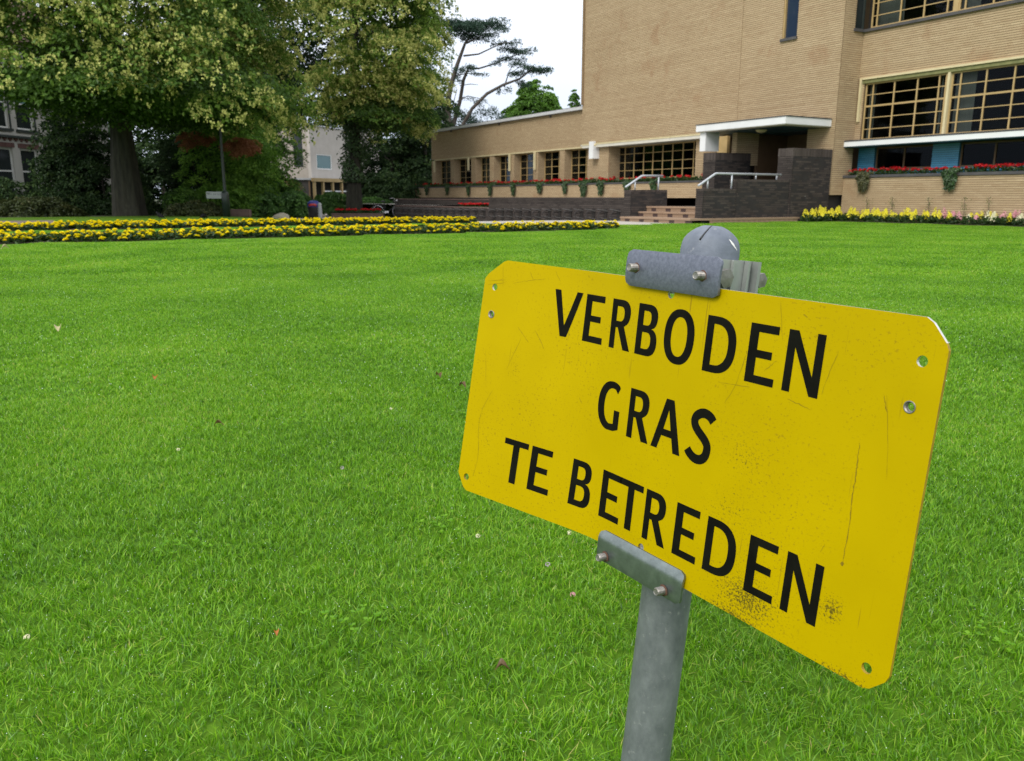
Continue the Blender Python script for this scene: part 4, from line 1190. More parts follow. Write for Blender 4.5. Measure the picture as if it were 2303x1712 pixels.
hpart("canopy_soffit", M['teal'], [(23.52, 24.25, 6.0, 18.19, 2.335, 2.358)])
# the recess below it: blue brick and low windows
LWIN = [(15.58, 17.58), (12.70, 14.74), (9.8, 11.8)]
w = wall('s', 24.27, 6.0, 18.19, 1.30, 2.333, [(a, b, 1.63, 2.333) for a, b in LWIN], mats=('blue_brick', 'blue_joint'), seed=33)
w['label'] = "blue brick wall behind the red flowers"
for a, b in LWIN:
    window(24.36, a, b, 1.63, 2.33, [(a + b) / 2], [], paint='porch_wall', fw=.05, vw=.05)
room(24.55, 26.5, 6, 18.15, 1.5, 2.34)
wall('s', 23.62, 6.0, 18.19, -.05, 1.365, seed=34, pname="planter_wall")
hpart("planter_box", M['lead'], [(23.58, 23.80, 6.0, 18.195, 1.368, 1.452), (24.1, 24.26, 6.0, 18.19, 1.368, 1.452)])
hpart("planter_soil", M['soil'], [(23.80, 24.1, 6.0, 18.19, 1.30, 1.43)])
mb = MB(); hbox(mb, 26.6, 34, 5.0, 18.5, -.2, 10.4); hbox(mb, 24.4, 26.7, 5.0, 18.1, 4.6, 5.88); hbox(mb, 24.3, 26.8, 6, 18.1, 8.2, 10.4); hbox(mb, 23.9, 26.7, 5, 18.1, -.1, 1.28)
put("wing_core", mb.mesh("wing_core", M['mortar']), hall)
mb = MB(); hbox(mb, 26.6, 33, 32.3, 48.9, -.4, 4.8); hbox(mb, 23.5, 26.6, 32.3, 48.9, 3.08, 4.70); hbox(mb, 27.1, 33, 22, 32, -.4, 3.1)
put("wing_core", mb.mesh("wing_core", M['mortar']), hall)
# 300 nearest bricks of the low right wall as single pieces
bw = [o for o in hall.o.children if o.name.startswith("planter_wall")][-1]
old = [c for c in bw.children if c.get("kind") == 'stuff'][0]
B = courses('s', 23.62, 6.0, 18.19, -.05, 1.365, seed=34)
sel = (B[:, 0] > 12.1) & (B[:, 1] < 16.0) & (B[:, 2] > .42)
idx = np.where(sel)[0]; order = idx[np.argsort(B[idx, 0])][:290]
mask = np.ones(len(B), bool); mask[order] = False
old.data = course_mesh("brick_courses", B[mask], 's', 23.62, M['brick'])
BR = {}
for i in order:
    st, en, zb, zt, j, t = B[i]
    key = (round(en - st, 2), round(t * 5))
    if key not in BR:
        m2 = MB(); a = en - st; m2.box(0, .03, -a / 2, a / 2, -(zt - zb) / 2, (zt - zb) / 2, tint=round(t * 5) / 5); BR[key] = m2.mesh("brick", M['brick'])
    put("brick", BR[key], bw, (23.62 + j - HO[0], (st + en) / 2 - HO[1], (zb + zt) / 2))

# ------------------------------------------------------------------ dark terrace wall with the bicycle holders
TO = (17.3, 26.0)
ter = Root("terrace_wall", tuple(W(*TO, -.3)), TH, label="low dark brick terrace wall stretching left from the stairs", category="wall")
def twall(d0, d1, s0, s1, z0, z1, seed, cap=.06):
    mb = MB(); hbox(mb, d0 + .011, d1, s0, s1, z0 + .3, z1 + .3 - cap, o=TO)
    w = put("wall", mb.mesh("wall", M['dark_mortar']), ter)
    B = courses('s', d0, s0, s1, z0, z1 - cap, seed=seed); B[:, 2:4] += .3
    put("brick_courses", course_mesh("brick_courses", B, 's', d0, M['dark_brick'], o=TO), w, kind='stuff')
    mb = MB(); hbox(mb, d0 - .02, d1 + .01, s0, s1, z1 - cap + .302, z1 + .3, o=TO); put("coping", mb.mesh("coping", M['planter_brick'] if cap < .05 else M['dark_brick']), w)
    return w
twall(17.3, 17.6, 21.76, 30.95, -.4, .745, 70)
twall(17.3, 17.5, 30.952, 41.2, -.5, .325, 72, cap=.045)
twall(18.1, 18.3, 30.96, 43.0, -.5, .665, 74, cap=.04)
mb = MB(); hbox(mb, 17.51, 18.09, 30.97, 41.1, -.2 + .3, .27 + .3, o=TO); put("planter_soil", mb.mesh("planter_soil", M['soil']), ter)
ds_sheet("terrace_floor", [17.58, 20, 22.45], np.arange(21.8, 50.5, 1.0), lambda d, s: d > 0, 0.72, M['path'], kind='structure')
rack = Root("bicycle_rack", tuple(W(17.3, 30, -.3)), TH, label="row of dark iron wheel holders fixed along the terrace wall", category="bike rack")
mb = MB()
mb.tube([(-.02, 0, -.10), (-.20, .02, -.12), (-.30, .05, -.05), (-.30, .05, .10), (-.22, .03, .17), (-.02, 0, .18)], .016, 6)
mb.tube([(-.02, .09, .10), (-.30, .05, .10)], .014, 6); mb.tube([(-.02, .09, -.06), (-.28, .05, -.07)], .014, 6)
mb.box(-.03, -.002, -.03, .12, -.16, .24)
mb.m = 1
mb.tube([(-.03, -.10, .17), (-.30, .14, .24)], .014, 6); mb.tube([(-.03, -.10, -.10), (-.30, .14, -.03)], .014, 6)
hm = mb.mesh("wheel_holder", [M['iron'], M['lead_light']])
for s in list(np.arange(22.0, 31.0, .70)) + list(np.arange(31.3, 41, .72)):
    put("wheel_holder", hm, rack, (0, s - 30, .12 + .3 - .0 + float(gz(17.3, s)) * .35))

# ------------------------------------------------------------------ foliage
def unit(v):
    return v / np.maximum(np.linalg.norm(v, axis=-1, keepdims=True), 1e-9)
def leaf_cards(C, N, size, r, aspect=0.62, fold=0.18):
    """one small folded leaf per centre: 4 points, two triangles' worth of quad"""
    n = len(C)
    ref = unit(r.normal(size=(n, 3)))
    t = unit(np.cross(N, ref)); b = np.cross(N, t)
    size = np.broadcast_to(size, (n,))[:, None]
    p0 = C - t * size * .5; p2 = C + t * size * .5
    p1 = C + b * size * .5 * aspect + N * size * fold; p3 = C - b * size * .5 * aspect + N * size * fold
    V = np.stack([p0, p1, p2, p3], 1).reshape(-1, 3)
    F = np.arange(n)[:, None] * 4 + np.array([[0, 1, 2, 3]])
    return V, F
def lump(P, r, k=7, amp=.25):
    """smooth random field on directions, for uneven outlines"""
    out = np.zeros(len(P))
    for _ in range(k):
        d = unit(r.normal(size=3)); f = r.uniform(1.5, 4.5); out += np.sin(P @ d * f + r.uniform(0, 6.3))
    return out / k * amp * 2
def spray_crown(c, rad3, n_spray, per, leaf, seed, spray_r=1.0, low=-0.55, amp=.25, droop=.5, inner=.25, tint=(.45, .2), outer_tint=.25, shape=None, gap=0.0, lift=0.0):
    """crown made of overlapping drooping sprays of leaves; returns V,F,tint, spray centres and outward directions"""
    r = np.random.default_rng(seed)
    c = np.array(c, float); rad3 = np.array(rad3, float)
    D = unit(r.normal(size=(n_spray * 4, 3))); D = D[D[:, 2] > low][:n_spray]
    k = 1 + lump(D, r, amp=amp)
    depth = np.where(r.random(len(D)) < inner, r.uniform(.45, .85, len(D)), r.uniform(.86, 1.03, len(D)))
    P = c + D * rad3 * (k * depth)[:, None]
    if shape is not None:
        ok = shape(P); P, D, depth = P[ok], D[ok], depth[ok]
    if gap > 0:
        g = np.random.default_rng(seed + 9)
        ok = lump((P - c) / rad3.mean() * 1.6, g, 9, .5) > -gap * 0 - .5 + gap; P, D, depth = P[ok], D[ok], depth[ok]
    m = len(P)
    out = unit(D * np.array([1, 1, .35]))
    nrm = unit(out * .55 + np.array([0, 0, .85]) + r.normal(0, .22, (m, 3)))
    t1 = unit(np.cross(nrm, np.array([0, 0, 1.0]) + r.normal(0, .05, (m, 3)))); t2 = np.cross(nrm, t1)
    sr = spray_r * r.uniform(.6, 1.25, m)
    q = np.sqrt(r.random((m, per))); a = r.uniform(0, 2 * np.pi, (m, per))
    X = (q * np.cos(a))[..., None] * t1[:, None] + (q * np.sin(a) * .8)[..., None] * t2[:, None]
    L = P[:, None] + X * sr[:, None, None] + r.normal(0, .07, (m, per, 3)) * spray_r
    L[..., 2] -= droop * (q ** 2) * sr[:, None]
    Ln = unit(nrm[:, None] * 1.0 + X * .5 + r.normal(0, .45, (m, per, 3)))
    sp_t = r.normal(0, .14, m)
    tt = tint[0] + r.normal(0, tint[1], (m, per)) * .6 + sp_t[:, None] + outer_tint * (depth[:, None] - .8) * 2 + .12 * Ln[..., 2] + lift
    sz = leaf * r.uniform(.65, 1.3, (m, per))
    V, F = leaf_cards(L.reshape(-1, 3), Ln.reshape(-1, 3), sz.reshape(-1), r)
    return V, F, np.repeat(np.clip(tt.reshape(-1), 0, 1), 4), (P, out, nrm, t1, t2, sr, depth)
def trunk_mesh(name, pts_list, mat, seg=12):
    mb = MB()
    for pts, rs in pts_list: mb.tube(pts, rs, seg if max(rs) > .1 else 7, cap=False)
    return mb.mesh(name, mat, True)
def thing(name, loc, label, cat, group=None):
    p = dict(label=label, category=cat)
    if group: p['group'] = group
    return Root(name, loc, 0.0, **p)
def rel(V, root): return np.asarray(V) - root.loc
def ribbed_trunk(line, radii, seed, seg=40):
    r = np.random.default_rng(seed); mb = MB(); n = len(line); V = []
    ph = r.uniform(0, 6.3, 6)
    pts = catmull(np.array(line, float), 6); rr = np.interp(np.linspace(0, 1, len(pts)), np.linspace(0, 1, n), radii)
    for i, (p, q) in enumerate(zip(pts, rr)):
        t = i / (len(pts) - 1)
        for k in range(seg):
            a = 6.28319 * k / seg
            rib = .16 * math.exp(-t * 7) * math.sin(5 * a + ph[0]) + .07 * math.sin(3 * a + ph[1] + t * 2) + .045 * math.sin(9 * a + ph[2] + t * 3) + .03 * math.sin(17 * a + ph[3] - t * 4) + r.normal(0, .008)
            V.append((p[0] + math.cos(a) * q * (1 + rib), p[1] + math.sin(a) * q * (1 + rib), p[2]))
    mb.raw(V, [(i * seg + k, i * seg + (k + 1) % seg, (i + 1) * seg + (k + 1) % seg, (i + 1) * seg + k) for i in range(len(pts) - 1) for k in range(seg)])
    return mb
def limb_set(base, top, n, spread, r0, seed, up=.5):
    """trunk line plus limbs that fork into the crown"""
    r = np.random.default_rng(seed); base = np.array(base, float); top = np.array(top, float)
    L = []
    ax = top - base
    L.append(([tuple(base + ax * t + np.append(r.normal(0, .03, 2), 0)) for t in np.linspace(0, 1, 8)], [r0 * (1.55 if t == 0 else (1.2 if t < .15 else 1 - .45 * t)) for t in np.linspace(0, 1, 8)]))
    for k in range(n):
        t0 = r.uniform(.45, 1.0); a = 2 * np.pi * k / n + r.uniform(-.4, .4)
        p = base + ax * t0; ln = spread * r.uniform(.6, 1.0); pts = [tuple(p)]
        d = np.array([math.cos(a), math.sin(a), up])
        for j in range(1, 6):
            d = d + np.append(r.normal(0, .13, 2), r.normal(.02, .12)); q_ = p + unit(d) * ln * j / 5; pts.append(tuple(q_))
        L.append((pts, list(np.linspace(r0 * .42, r0 * .06, 6))))
    return L

def lime(name, base, H0, c, rad3, n_spray, per, leaf, n_bl, seed, r0, label, shape=None, bl_size=.13, low=-.5, spray_r=1.1, ivy=None, bl_bias=0.0, limbs=9, lean=(0, 0), under=None, n_under=300, lift=.16):
    t = thing(name, base, label, "tree", None)
    V, F, tt, (P, out, nrm, t1, t2, sr, depth) = spray_crown(c, rad3, n_spray, per, leaf, seed, spray_r, low=low, shape=shape, lift=lift)
    # flat underside, its shade put in as darker leaf tint: sprays across the crown's foot
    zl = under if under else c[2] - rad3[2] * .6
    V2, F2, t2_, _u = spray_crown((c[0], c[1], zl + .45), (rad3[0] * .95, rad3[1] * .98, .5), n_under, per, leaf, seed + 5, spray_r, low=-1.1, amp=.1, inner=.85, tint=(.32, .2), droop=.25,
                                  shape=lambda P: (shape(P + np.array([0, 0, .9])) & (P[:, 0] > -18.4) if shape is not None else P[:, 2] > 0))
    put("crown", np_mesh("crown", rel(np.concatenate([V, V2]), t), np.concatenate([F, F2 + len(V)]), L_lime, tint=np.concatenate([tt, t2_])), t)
    top = (c[0] + lean[0], c[1] + lean[1], c[2] + rad3[2] * .45)
    L_ = [([tuple(np.array(p) - t.loc) for p in pts], rs) for pts, rs in limb_set(np.array(base) - [0, 0, .15], top, limbs, min(rad3[0], rad3[1]) * .85, r0, seed + 1)]
    mb = ribbed_trunk(L_[0][0], L_[0][1], seed + 3)
    for pts, rs in L_[1:]: mb.tube(pts, rs, 9, cap=False)
    put("trunk", mb.mesh("trunk", M['bark'], True), t)
    # blossom: pale hanging tassels on the outer sprays
    r = np.random.default_rng(seed + 2)
    ok = np.where(depth > .84)[0]
    k = r.choice(ok, n_bl)
    q = np.sqrt(r.uniform(.25, 1.08, n_bl)); a = r.uniform(0, 2 * np.pi, n_bl)
    B = P[k] + (t1[k] * (q * np.cos(a))[:, None] + t2[k] * (q * np.sin(a) * .8)[:, None]) * sr[k][:, None]
    B[:, 2] -= .5 * q ** 2 * sr[k] + .02
    B += nrm[k] * r.uniform(.02, .14, n_bl)[:, None] + out[k] * r.uniform(.08, .3, n_bl)[:, None]
    Vs, Fs, Ts = [], [], []
    for m_ in range(7):
        n_ = unit(r.normal(size=(n_bl, 3)) * np.array([1, 1, .35]))
        off = r.normal(0, bl_size * .26, (n_bl, 3)) * [1, 1, .7] - np.array([0, 0, bl_size * .75]) * m_ / 6
        v, f = leaf_cards(B + off, n_, bl_size * r.uniform(.35, .7, n_bl) * (1.15 - .07 * m_), r, aspect=.8, fold=.25)
        Fs.append(f + 4 * n_bl * m_); Vs.append(v); Ts.append(np.repeat(np.clip(r.normal(.5, .28, n_bl), 0, 1), 4))
    put("blossom", np_mesh("blossom", rel(np.concatenate(Vs), t), np.concatenate(Fs), L_bloss, tint=np.concatenate(Ts)), t)
    if ivy:
        z0, z1, rr, ni = ivy
        zz = r.uniform(z0, z1, ni); a = r.uniform(0, 2 * np.pi, ni)
        wob = rr * (1 + .35 * np.sin(zz * 2.1 + a) + .25 * np.sin(zz * 5 + 2 * a)) * r.uniform(.75, 1.15, ni) * np.clip((zz - z0) / .5 + .6, 0, 1)
        ctr = np.array(base)[None, :2] + (np.array(top)[None, :2] - np.array(base)[None, :2]) * ((zz - base[2]) / (top[2] - base[2]))[:, None]
        Cc = np.stack([ctr[:, 0] + np.cos(a) * wob, ctr[:, 1] + np.sin(a) * wob, zz], -1)
        Nn = unit(np.stack([np.cos(a), np.sin(a), np.full(ni, .5)], -1) + r.normal(0, .4, (ni, 3)))
        v, f = leaf_cards(Cc, Nn, r.uniform(.08, .17, ni), r, .8)
        put("ivy", np_mesh("ivy", rel(v, t), f, L_ivy, tint=np.repeat(np.clip(r.normal(.5, .2, ni) , 0, 1), 4)), t)
    return t

# big lime on the left; its crown hangs higher over the trunk than at the sides
def shape_a(P):
    x, y, z = P.T
    lowest = 4.9 + 0.1 * np.exp(-((x + 15.5) / 2.4) ** 2) - 1.0 * smooth((x + 13.2) / 3.6) + 2.3 * smooth((-17.4 - x) / 2.4)
    return (z > lowest - .15) & (x < -9.4 + .5 * np.sin(z * 1.3 + 1) + .3 * np.sin(y * 1.7))
base = (-16.0, 34.6, ground_at(-16, 34.6))
lime("lime_tree", base, 4, (-15.6, 34.2, 9.6), (7.5, 7.2, 6.6), 900, 200, .165, 17000, 101, .43, "huge blossoming lime tree with a thick flared trunk at the left edge", shape=shape_a, bl_size=.20, low=-.85, spray_r=1.15, under=4.35, n_under=420)
def shape_b(P):
    x, y, z = P.T
    lowest = np.interp(x, [-12.4, -11.6, -9.8, -8.5, -5.8, -4.0, -2.5], [7.6, 6.9, 5.4, 5.2, 4.9, 6.2, 7.5])
    return (z > lowest) & (x > np.interp(z, [5, 7, 7.6, 9.4, 10, 14], [-11.1, -10.9, -8.9, -9.1, -10.7, -11.0])) & (x < -3.9 + .25 * np.sin(z * 2.3))
base = (-9.1, 48.0, ground_at(-9.1, 48.0) - .05)
lime("lime_tree", base, 4, (-7.9, 48.0, 10.4), (4.5, 4.6, 6.6), 720, 180, .175, 15000, 131, .33, "blossoming lime tree with an ivy covered trunk beside the red flower bed", shape=shape_b, bl_size=.19, low=-.9, spray_r=1.0, under=4.9, n_under=60, lift=.30, ivy=(1.55, 5.6, .62, 3800), limbs=7, lean=(-.6, 0))

def bush(name, base, rad3, n_spray, per, leaf, mat, seed, label, cat="shrub", group=None, low=-.35, spray_r=.5, amp=.3, trunk=None, zc=None, inner=.3, tint=(.42, .22), droop=.35, stem=True, shape=None):
    base = (base[0], base[1], ground_at(base[0], base[1]) + (base[2] if len(base) > 2 else 0))
    t = thing(name, base, label, cat, group)
    c = (base[0], base[1], base[2] + (zc if zc is not None else rad3[2] * .55))
    V, F, tt, _ = spray_crown(c, rad3, n_spray, per, leaf, seed, spray_r, low=low, amp=amp, inner=inner, tint=tint, droop=droop, shape=shape or (lambda P: P[:, 2] > base[2] + .05))
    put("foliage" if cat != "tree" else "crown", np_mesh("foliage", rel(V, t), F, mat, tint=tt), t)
    if stem:
        r0 = trunk or .06
        top = (base[0], base[1], c[2] + rad3[2] * .3)
        put("trunk" if cat == "tree" else "stem", trunk_mesh("stem", [([tuple(np.array(p) - t.loc) for p in pts], rs) for pts, rs in limb_set(np.array(base) - [0, 0, .1], top, 5, min(rad3[0], rad3[1]) * .7, r0, seed + 1)], M['bark_dark']), t)
    return t

# trees and shrubs of the garden behind the flower beds
bush("dark_tree", (-16.3, 56), (4.6, 4.2, 5.6), 460, 70, .26, L_dark, 201, "tall dark broadleaf tree between the two lime trees", "tree", trunk=.27, zc=10.3, spray_r=1.1, low=-.9, shape=lambda P: P[:, 2] > np.interp(P[:, 0], [-20, -16, -14.8, -11], [3.5, 4.3, 6.1, 6.5]))
bush("dark_tree", (-21.5, 62), (4.5, 4.5, 6.5), 330, 60, .28, L_dark, 203, "dark tree standing behind the big lime's crown", "tree", trunk=.25, zc=9.0, spray_r=1.2, low=-.9)
bush("yew_tree", (-9.4, 66), (3.3, 3.0, 5.4), 330, 70, .22, L_dark, 205, "dark evergreen between ivy covered lime and the town hall", "tree", trunk=.2, zc=3.6, spray_r=.9, low=-.95)
bush("yew_tree", (-6.6, 64), (2.4, 2.4, 5.2), 300, 70, .20, L_dark, 207, "slim dark evergreen against the far end of the town hall", "tree", trunk=.2, zc=3.9, spray_r=.8, low=-.95)
bush("yew_tree", (-9.6, 92), (4.2, 3.0, 6.0), 260, 60, .24, L_dark, 209, "distant dark evergreen showing between the ivy covered lime and the town hall", "tree", trunk=.2, zc=5.4, spray_r=1.0, low=-.95)
for i, (x, y, rx, zt, lab) in enumerate([(-52, 92, 7, 11, "distant tree behind the villa, far left"), (-40, 96, 7, 12, "distant tree seen under the big lime's left side"), (-29, 98, 6, 11, "distant tree behind the villa's right end"),
                                         (-22, 100, 6, 9, "distant tree above the lamp post"), (-16, 104, 5, 8, "distant tree behind the modern house roof")]):
    bush("background_tree", (x, y), (rx, 5, zt * .5), 230, 50, .42, L_dark, 230 + i, lab, "tree", "trees closing the garden's far side", trunk=.3, zc=zt * .55, spray_r=1.6, low=-.9, tint=(.5, .22))
bush("bay_shrub", (-21.3, 40.5), (1.5, 1.5, 2.6), 190, 70, .17, L_dark, 251, "dark tall shrub in front of the villa", zc=2.0, low=-.9, spray_r=.7)
bush("bay_shrub", (-19.3, 39.5), (1.9, 1.6, 2.1), 200, 70, .16, L_dark, 253, "dark shrub just left of the big lime trunk", zc=1.6, low=-.9, spray_r=.6)
bush("bay_shrub", (-24.4, 39.5), (1.9, 1.4, .95), 130, 60, .16, L_dark, 255, "low dark shrub at the villa's front wall, left edge", zc=.55, low=-.9, spray_r=.6)
bush("climbing_shrub", (-13.9, 42.0), (1.9, 1.7, 2.7), 260, 70, .15, L_bright, 257, "tall bushy green shrub right of the big lime trunk", zc=2.5, low=-.95, spray_r=.6, tint=(.55, .25))
bush("climbing_shrub", (-16.6, 44.0), (1.7, 1.5, 2.4), 210, 70, .15, L_dark, 259, "dark green shrub hidden behind the big lime trunk", zc=2.3, low=-.95, spray_r=.6)
bush("climbing_shrub", (-14.5, 47.5), (2.2, 1.8, 3.1), 250, 70, .16, L_mid, 261, "dense green shrub behind the lamp post", zc=2.6, low=-.95, spray_r=.65, tint=(.5, .22))
bush("russet_shrub", (-12.7, 39.6, 3.05), (.75, .6, .38), 60, 60, .10, L_rust, 263, "brownish red leaf clump at the top of the lamp post", zc=.2, low=-.9, spray_r=.3, stem=False, shape=lambda P: P[:, 2] > 0)
bush("russet_shrub", (-15.2, 40.6, 3.3), (.72, .6, .33), 55, 60, .10, L_rust, 265, "brownish red leaf clump close to the big lime trunk", zc=.2, low=-.9, spray_r=.3, stem=False, shape=lambda P: P[:, 2] > 0)
bush("leafy_shrub", (-13.3, 38.2), (1.3, 1.1, .95), 110, 70, .13, L_bright, 267, "light green fresh shrub under the grey name board", zc=.55, low=-.6, spray_r=.4, tint=(.35, .25))
bush("leafy_shrub", (-14.6, 37.4), (1.1, .9, .75), 90, 70, .12, L_mid, 269, "green shrub beside the big lime's root flare", zc=.4, low=-.6, spray_r=.4)
bush("laurel_shrub", (-14.0, 46.5), (1.9, 1.5, 1.2), 200, 80, .17, L_laurel, 271, "glossy laurel bush right of the lamp post", zc=.9, low=-.6, spray_r=.55)
bush("laurel_shrub", (-12.1, 46.0), (1.0, 1.0, .85), 120, 80, .16, L_laurel, 273, "glossy laurel bush behind the pale boulder", zc=.7, low=-.6, spray_r=.5)
bush("laurel_shrub", (-11.0, 50.0), (1.5, 1.1, .80), 160, 80, .14, L_laurel, 275, "laurel bush behind the litter bin", zc=.55, low=-.6, spray_r=.38, tint=(.36, .2))
bush("laurel_shrub", (-8.9, 52.0), (1.6, 1.1, .80), 180, 80, .16, L_laurel, 277, "laurel bush in front of the veranda, left of the ivy trunk", zc=.45, low=-.6, spray_r=.38, tint=(.36, .2))
bush("laurel_shrub", (-12.4, 41.5), (.75, .7, .7), 70, 70, .12, L_laurel, 279, "small round bush behind the brown stone block", zc=.4, low=-.6, spray_r=.3)
bush("background_hedge", (-27, 66), (8.5, 1.5, 3.3), 300, 60, .28, L_dark, 283, "long dark hedge closing the garden far behind the big lime trunk", "hedge", zc=1.8, low=-.6, spray_r=.9)
bush("bay_shrub", (-8.3, 57.5), (2.0, 1.2, 1.5), 190, 70, .16, L_dark, 287, "dark shrub behind the bicycle, right of the ivy covered trunk", zc=.9, low=-.8, spray_r=.5)
bush("bay_shrub", (-5.9, 54.5), (1.2, 1.2, 1.5), 130, 70, .16, L_dark, 288, "dark shrub at the far end of the terrace wall", zc=.8, low=-.8, spray_r=.5)
bush("golden_shrub", (-14.5, 53.5), (.8, .8, 1.3), 110, 70, .14, leaf_mat("golden_leaf", [(0, (.10, .085, .02)), (1, (.26, .21, .05))]), 281, "yellowish upright shrub in front of the veranda", zc=1.2, low=-.9, spray_r=.4)
# low growth along the beds' far edge
for i, (x, y, rx, rz, mt, lab) in enumerate([(-21.2, 34.6, 1.8, .55, L_fern, "brownish fern clump at the left edge"), (-18.9, 33.9, 1.5, .5, L_fern, "fern clump left of the big lime trunk"), (-23.4, 35.6, 1.7, .75, L_fern, "taller fern clump at the far left edge"),
                                             (-13.2, 34.6, 1.0, .30, L_fern, "low fern clump right of the big lime trunk"), (-20.0, 36.3, 1.9, .8, L_dark, "dark ground shrub in the big lime's shade"), (-16.9, 36.9, 1.6, .8, L_dark, "dark ground shrub behind the big lime trunk")]):
    bush("undergrowth", (x, y), (rx, 1.0, rz), 90, 60, .12, mt, 300 + i, lab, "plant", zc=.2, low=-.3, spray_r=.4, stem=False)

# cedar behind the left wing: limbs follow the tree, needles lie in flat layered pads
CY = 75.0
def at_cedar(X, Y, dy=0.0):
    """a point of the cedar: X, Y measured on an enlarged crop of the tree, dy metres nearer or farther"""
    px, py = 920 + X / 3.06, Y / 3.06
    dx, dz = (px - 1151.5) / 1828., -(py - 856.) / 1828.
    cp, sp = math.cos(rad(12.73)), math.sin(rad(12.73))
    v = np.array([dx, cp + dz * sp, -sp + dz * cp]); yy = CY + dy
    return v * (CY / v[1]) + np.array([0, dy, EYE])
ced = thing("cedar_tree", tuple(at_cedar(280, 1500) * [1, 1, 0] + [0, 0, -.4]), "flat topped old cedar with bare leaning limbs behind the left wing", "tree")
rc_ = np.random.default_rng(77)
limbs = [([(275, 1500), (275, 870), (262, 720), (290, 580), (330, 450), (385, 300), (425, 245)], [.48, .42, .38, .32, .26, .18, .10], 0),
         ([(275, 960), (310, 830), (345, 690), (370, 540), (400, 470)], [.36, .3, .25, .22, .16], 1.0),
         ([(400, 470), (480, 465), (600, 420), (700, 375), (850, 330)], [.15, .12, .09, .07, .03], 1.2),
         ([(375, 385), (480, 380), (570, 345), (650, 310), (740, 305)], [.13, .10, .08, .06, .03], -1.0),
         ([(290, 1050), (380, 855), (440, 760), (540, 660), (650, 600), (760, 560), (850, 490), (940, 500)], [.3, .24, .22, .2, .17, .13, .08, .03], -1.5),
         ([(655, 600), (690, 500), (740, 430)], [.10, .06, .02], -1.6), ([(690, 510), (760, 470), (810, 480)], [.05, .04, .02], -1.6),
         ([(400, 280), (450, 200), (550, 150), (640, 155)], [.15, .10, .07, .03], .5), ([(395, 300), (520, 240), (640, 235)], [.11, .07, .02], -.6),
         ([(420, 250), (330, 190), (220, 160)], [.10, .07, .02], .3), ([(350, 590), (420, 575), (470, 576)], [.06, .05, .03], .8),
         ([(330, 700), (400, 655), (500, 670), (560, 720)], [.07, .06, .04, .02], 1.4), ([(300, 740), (310, 690), (330, 620)], [.07, .06, .03], 0),
         ([(320, 520), (360, 510), (430, 500), (520, 515)], [.09, .07, .05, .02], .4), ([(275, 800), (180, 800), (60, 830)], [.12, .08, .03], .4), ([(265, 665), (190, 660), (120, 690)], [.10, .07, .02], -.4),
         ([(255, 880), (180, 860), (160, 750)], [.13, .10, .04], 1.5)]
put("trunk", trunk_mesh("trunk", [([tuple(at_cedar(x, y, dy * min(1, i * .5)) - ced.loc) for i, (x, y) in enumerate(p)], [q * .66 for q in r_]) for p, r_, dy in limbs], M['bark_dark'], 10), ced)
pads = []
def pad_line(x0, y0, x1, y1, n, w, dy=0.0, thick=.28, dens=150):
    for t in np.linspace(0, 1, n):
        pads.append((x0 + (x1 - x0) * t + rc_.normal(0, 6), y0 + (y1 - y0) * t + rc_.normal(0, 5), w * rc_.uniform(.7, 1.2), dy + rc_.uniform(-1.2, 1.2), thick, dens))
pad_line(190, 160, 330, 165, 7, 1.0); pad_line(330, 165, 470, 160, 8, 1.25); pad_line(450, 150, 640, 150, 9, 1.0, .5); pad_line(300, 210, 480, 205, 8, 1.1, -.5); pad_line(370, 240, 470, 245, 5, .9)
pad_line(480, 240, 640, 232, 7, .55, -.6, .2, 100); pad_line(560, 290, 740, 305, 6, .6, -1, .25, 110); pad_line(640, 330, 850, 328, 8, .55, 1.0, .25, 110); pad_line(580, 430, 720, 375, 6, .55, 1.2, .22, 110)
pad_line(700, 330, 790, 380, 4, .5, 1); pad_line(430, 460, 330, 480, 4, .6, .5); pad_line(420, 500, 510, 515, 4, .4, .4, .2, 90); pad_line(330, 510, 340, 560, 2, .4)
pad_line(700, 520, 830, 485, 6, .6, -1.5, .25, 130); pad_line(840, 490, 955, 500, 8, .55, -1.5, .28, 170); pad_line(730, 470, 800, 475, 3, .5, -1.6); pad_line(760, 570, 800, 600, 3, .5, -1.5)
pad_line(330, 780, 430, 800, 5, .8, 1.5, .5); pad_line(400, 820, 520, 840, 5, .7, 1.5, .4); pad_line(480, 720, 520, 780, 3, .6, 1.4, .4); pad_line(150, 690, 260, 720, 5, .6, -.4); pad_line(40, 830, 160, 860, 5, .7, .4)
pad_line(560, 730, 650, 800, 6, .5, 1.4, .4, 80); pad_line(100, 880, 250, 890, 6, .8, 1.5); pad_line(380, 660, 500, 680, 4, .4, 1.4, .2, 70); pad_line(620, 630, 680, 640, 2, .4, -1.5)
Vs, Ts = [], []
for (x, y, w_, dy, th_, dn) in pads:
    c = at_cedar(x, y, dy); n_ = int(dn * w_ * 1.35)
    a = rc_.uniform(0, 6.283, n_); q = np.sqrt(rc_.random(n_))
    C = c + np.stack([np.cos(a) * q * w_, np.sin(a) * q * w_, rc_.normal(0, th_ * .45, n_) - .25 * q ** 2 * w_], -1)
    Nn = unit(rc_.normal(0, .6, (n_, 3)) + np.array([0, 0, .8]))
    v, f = leaf_cards(C, Nn, rc_.uniform(.14, .34, n_), rc_, .26, .1)
    Vs.append(v); Ts.append(np.repeat(np.clip(rc_.normal(.5, .22, n_), 0, 1), 4))
Vs = np.concatenate(Vs)
put("crown", np_mesh("crown", rel(Vs, ced), np.arange(len(Vs)).reshape(-1, 4), L_cedar, tint=np.concatenate(Ts)), ced)
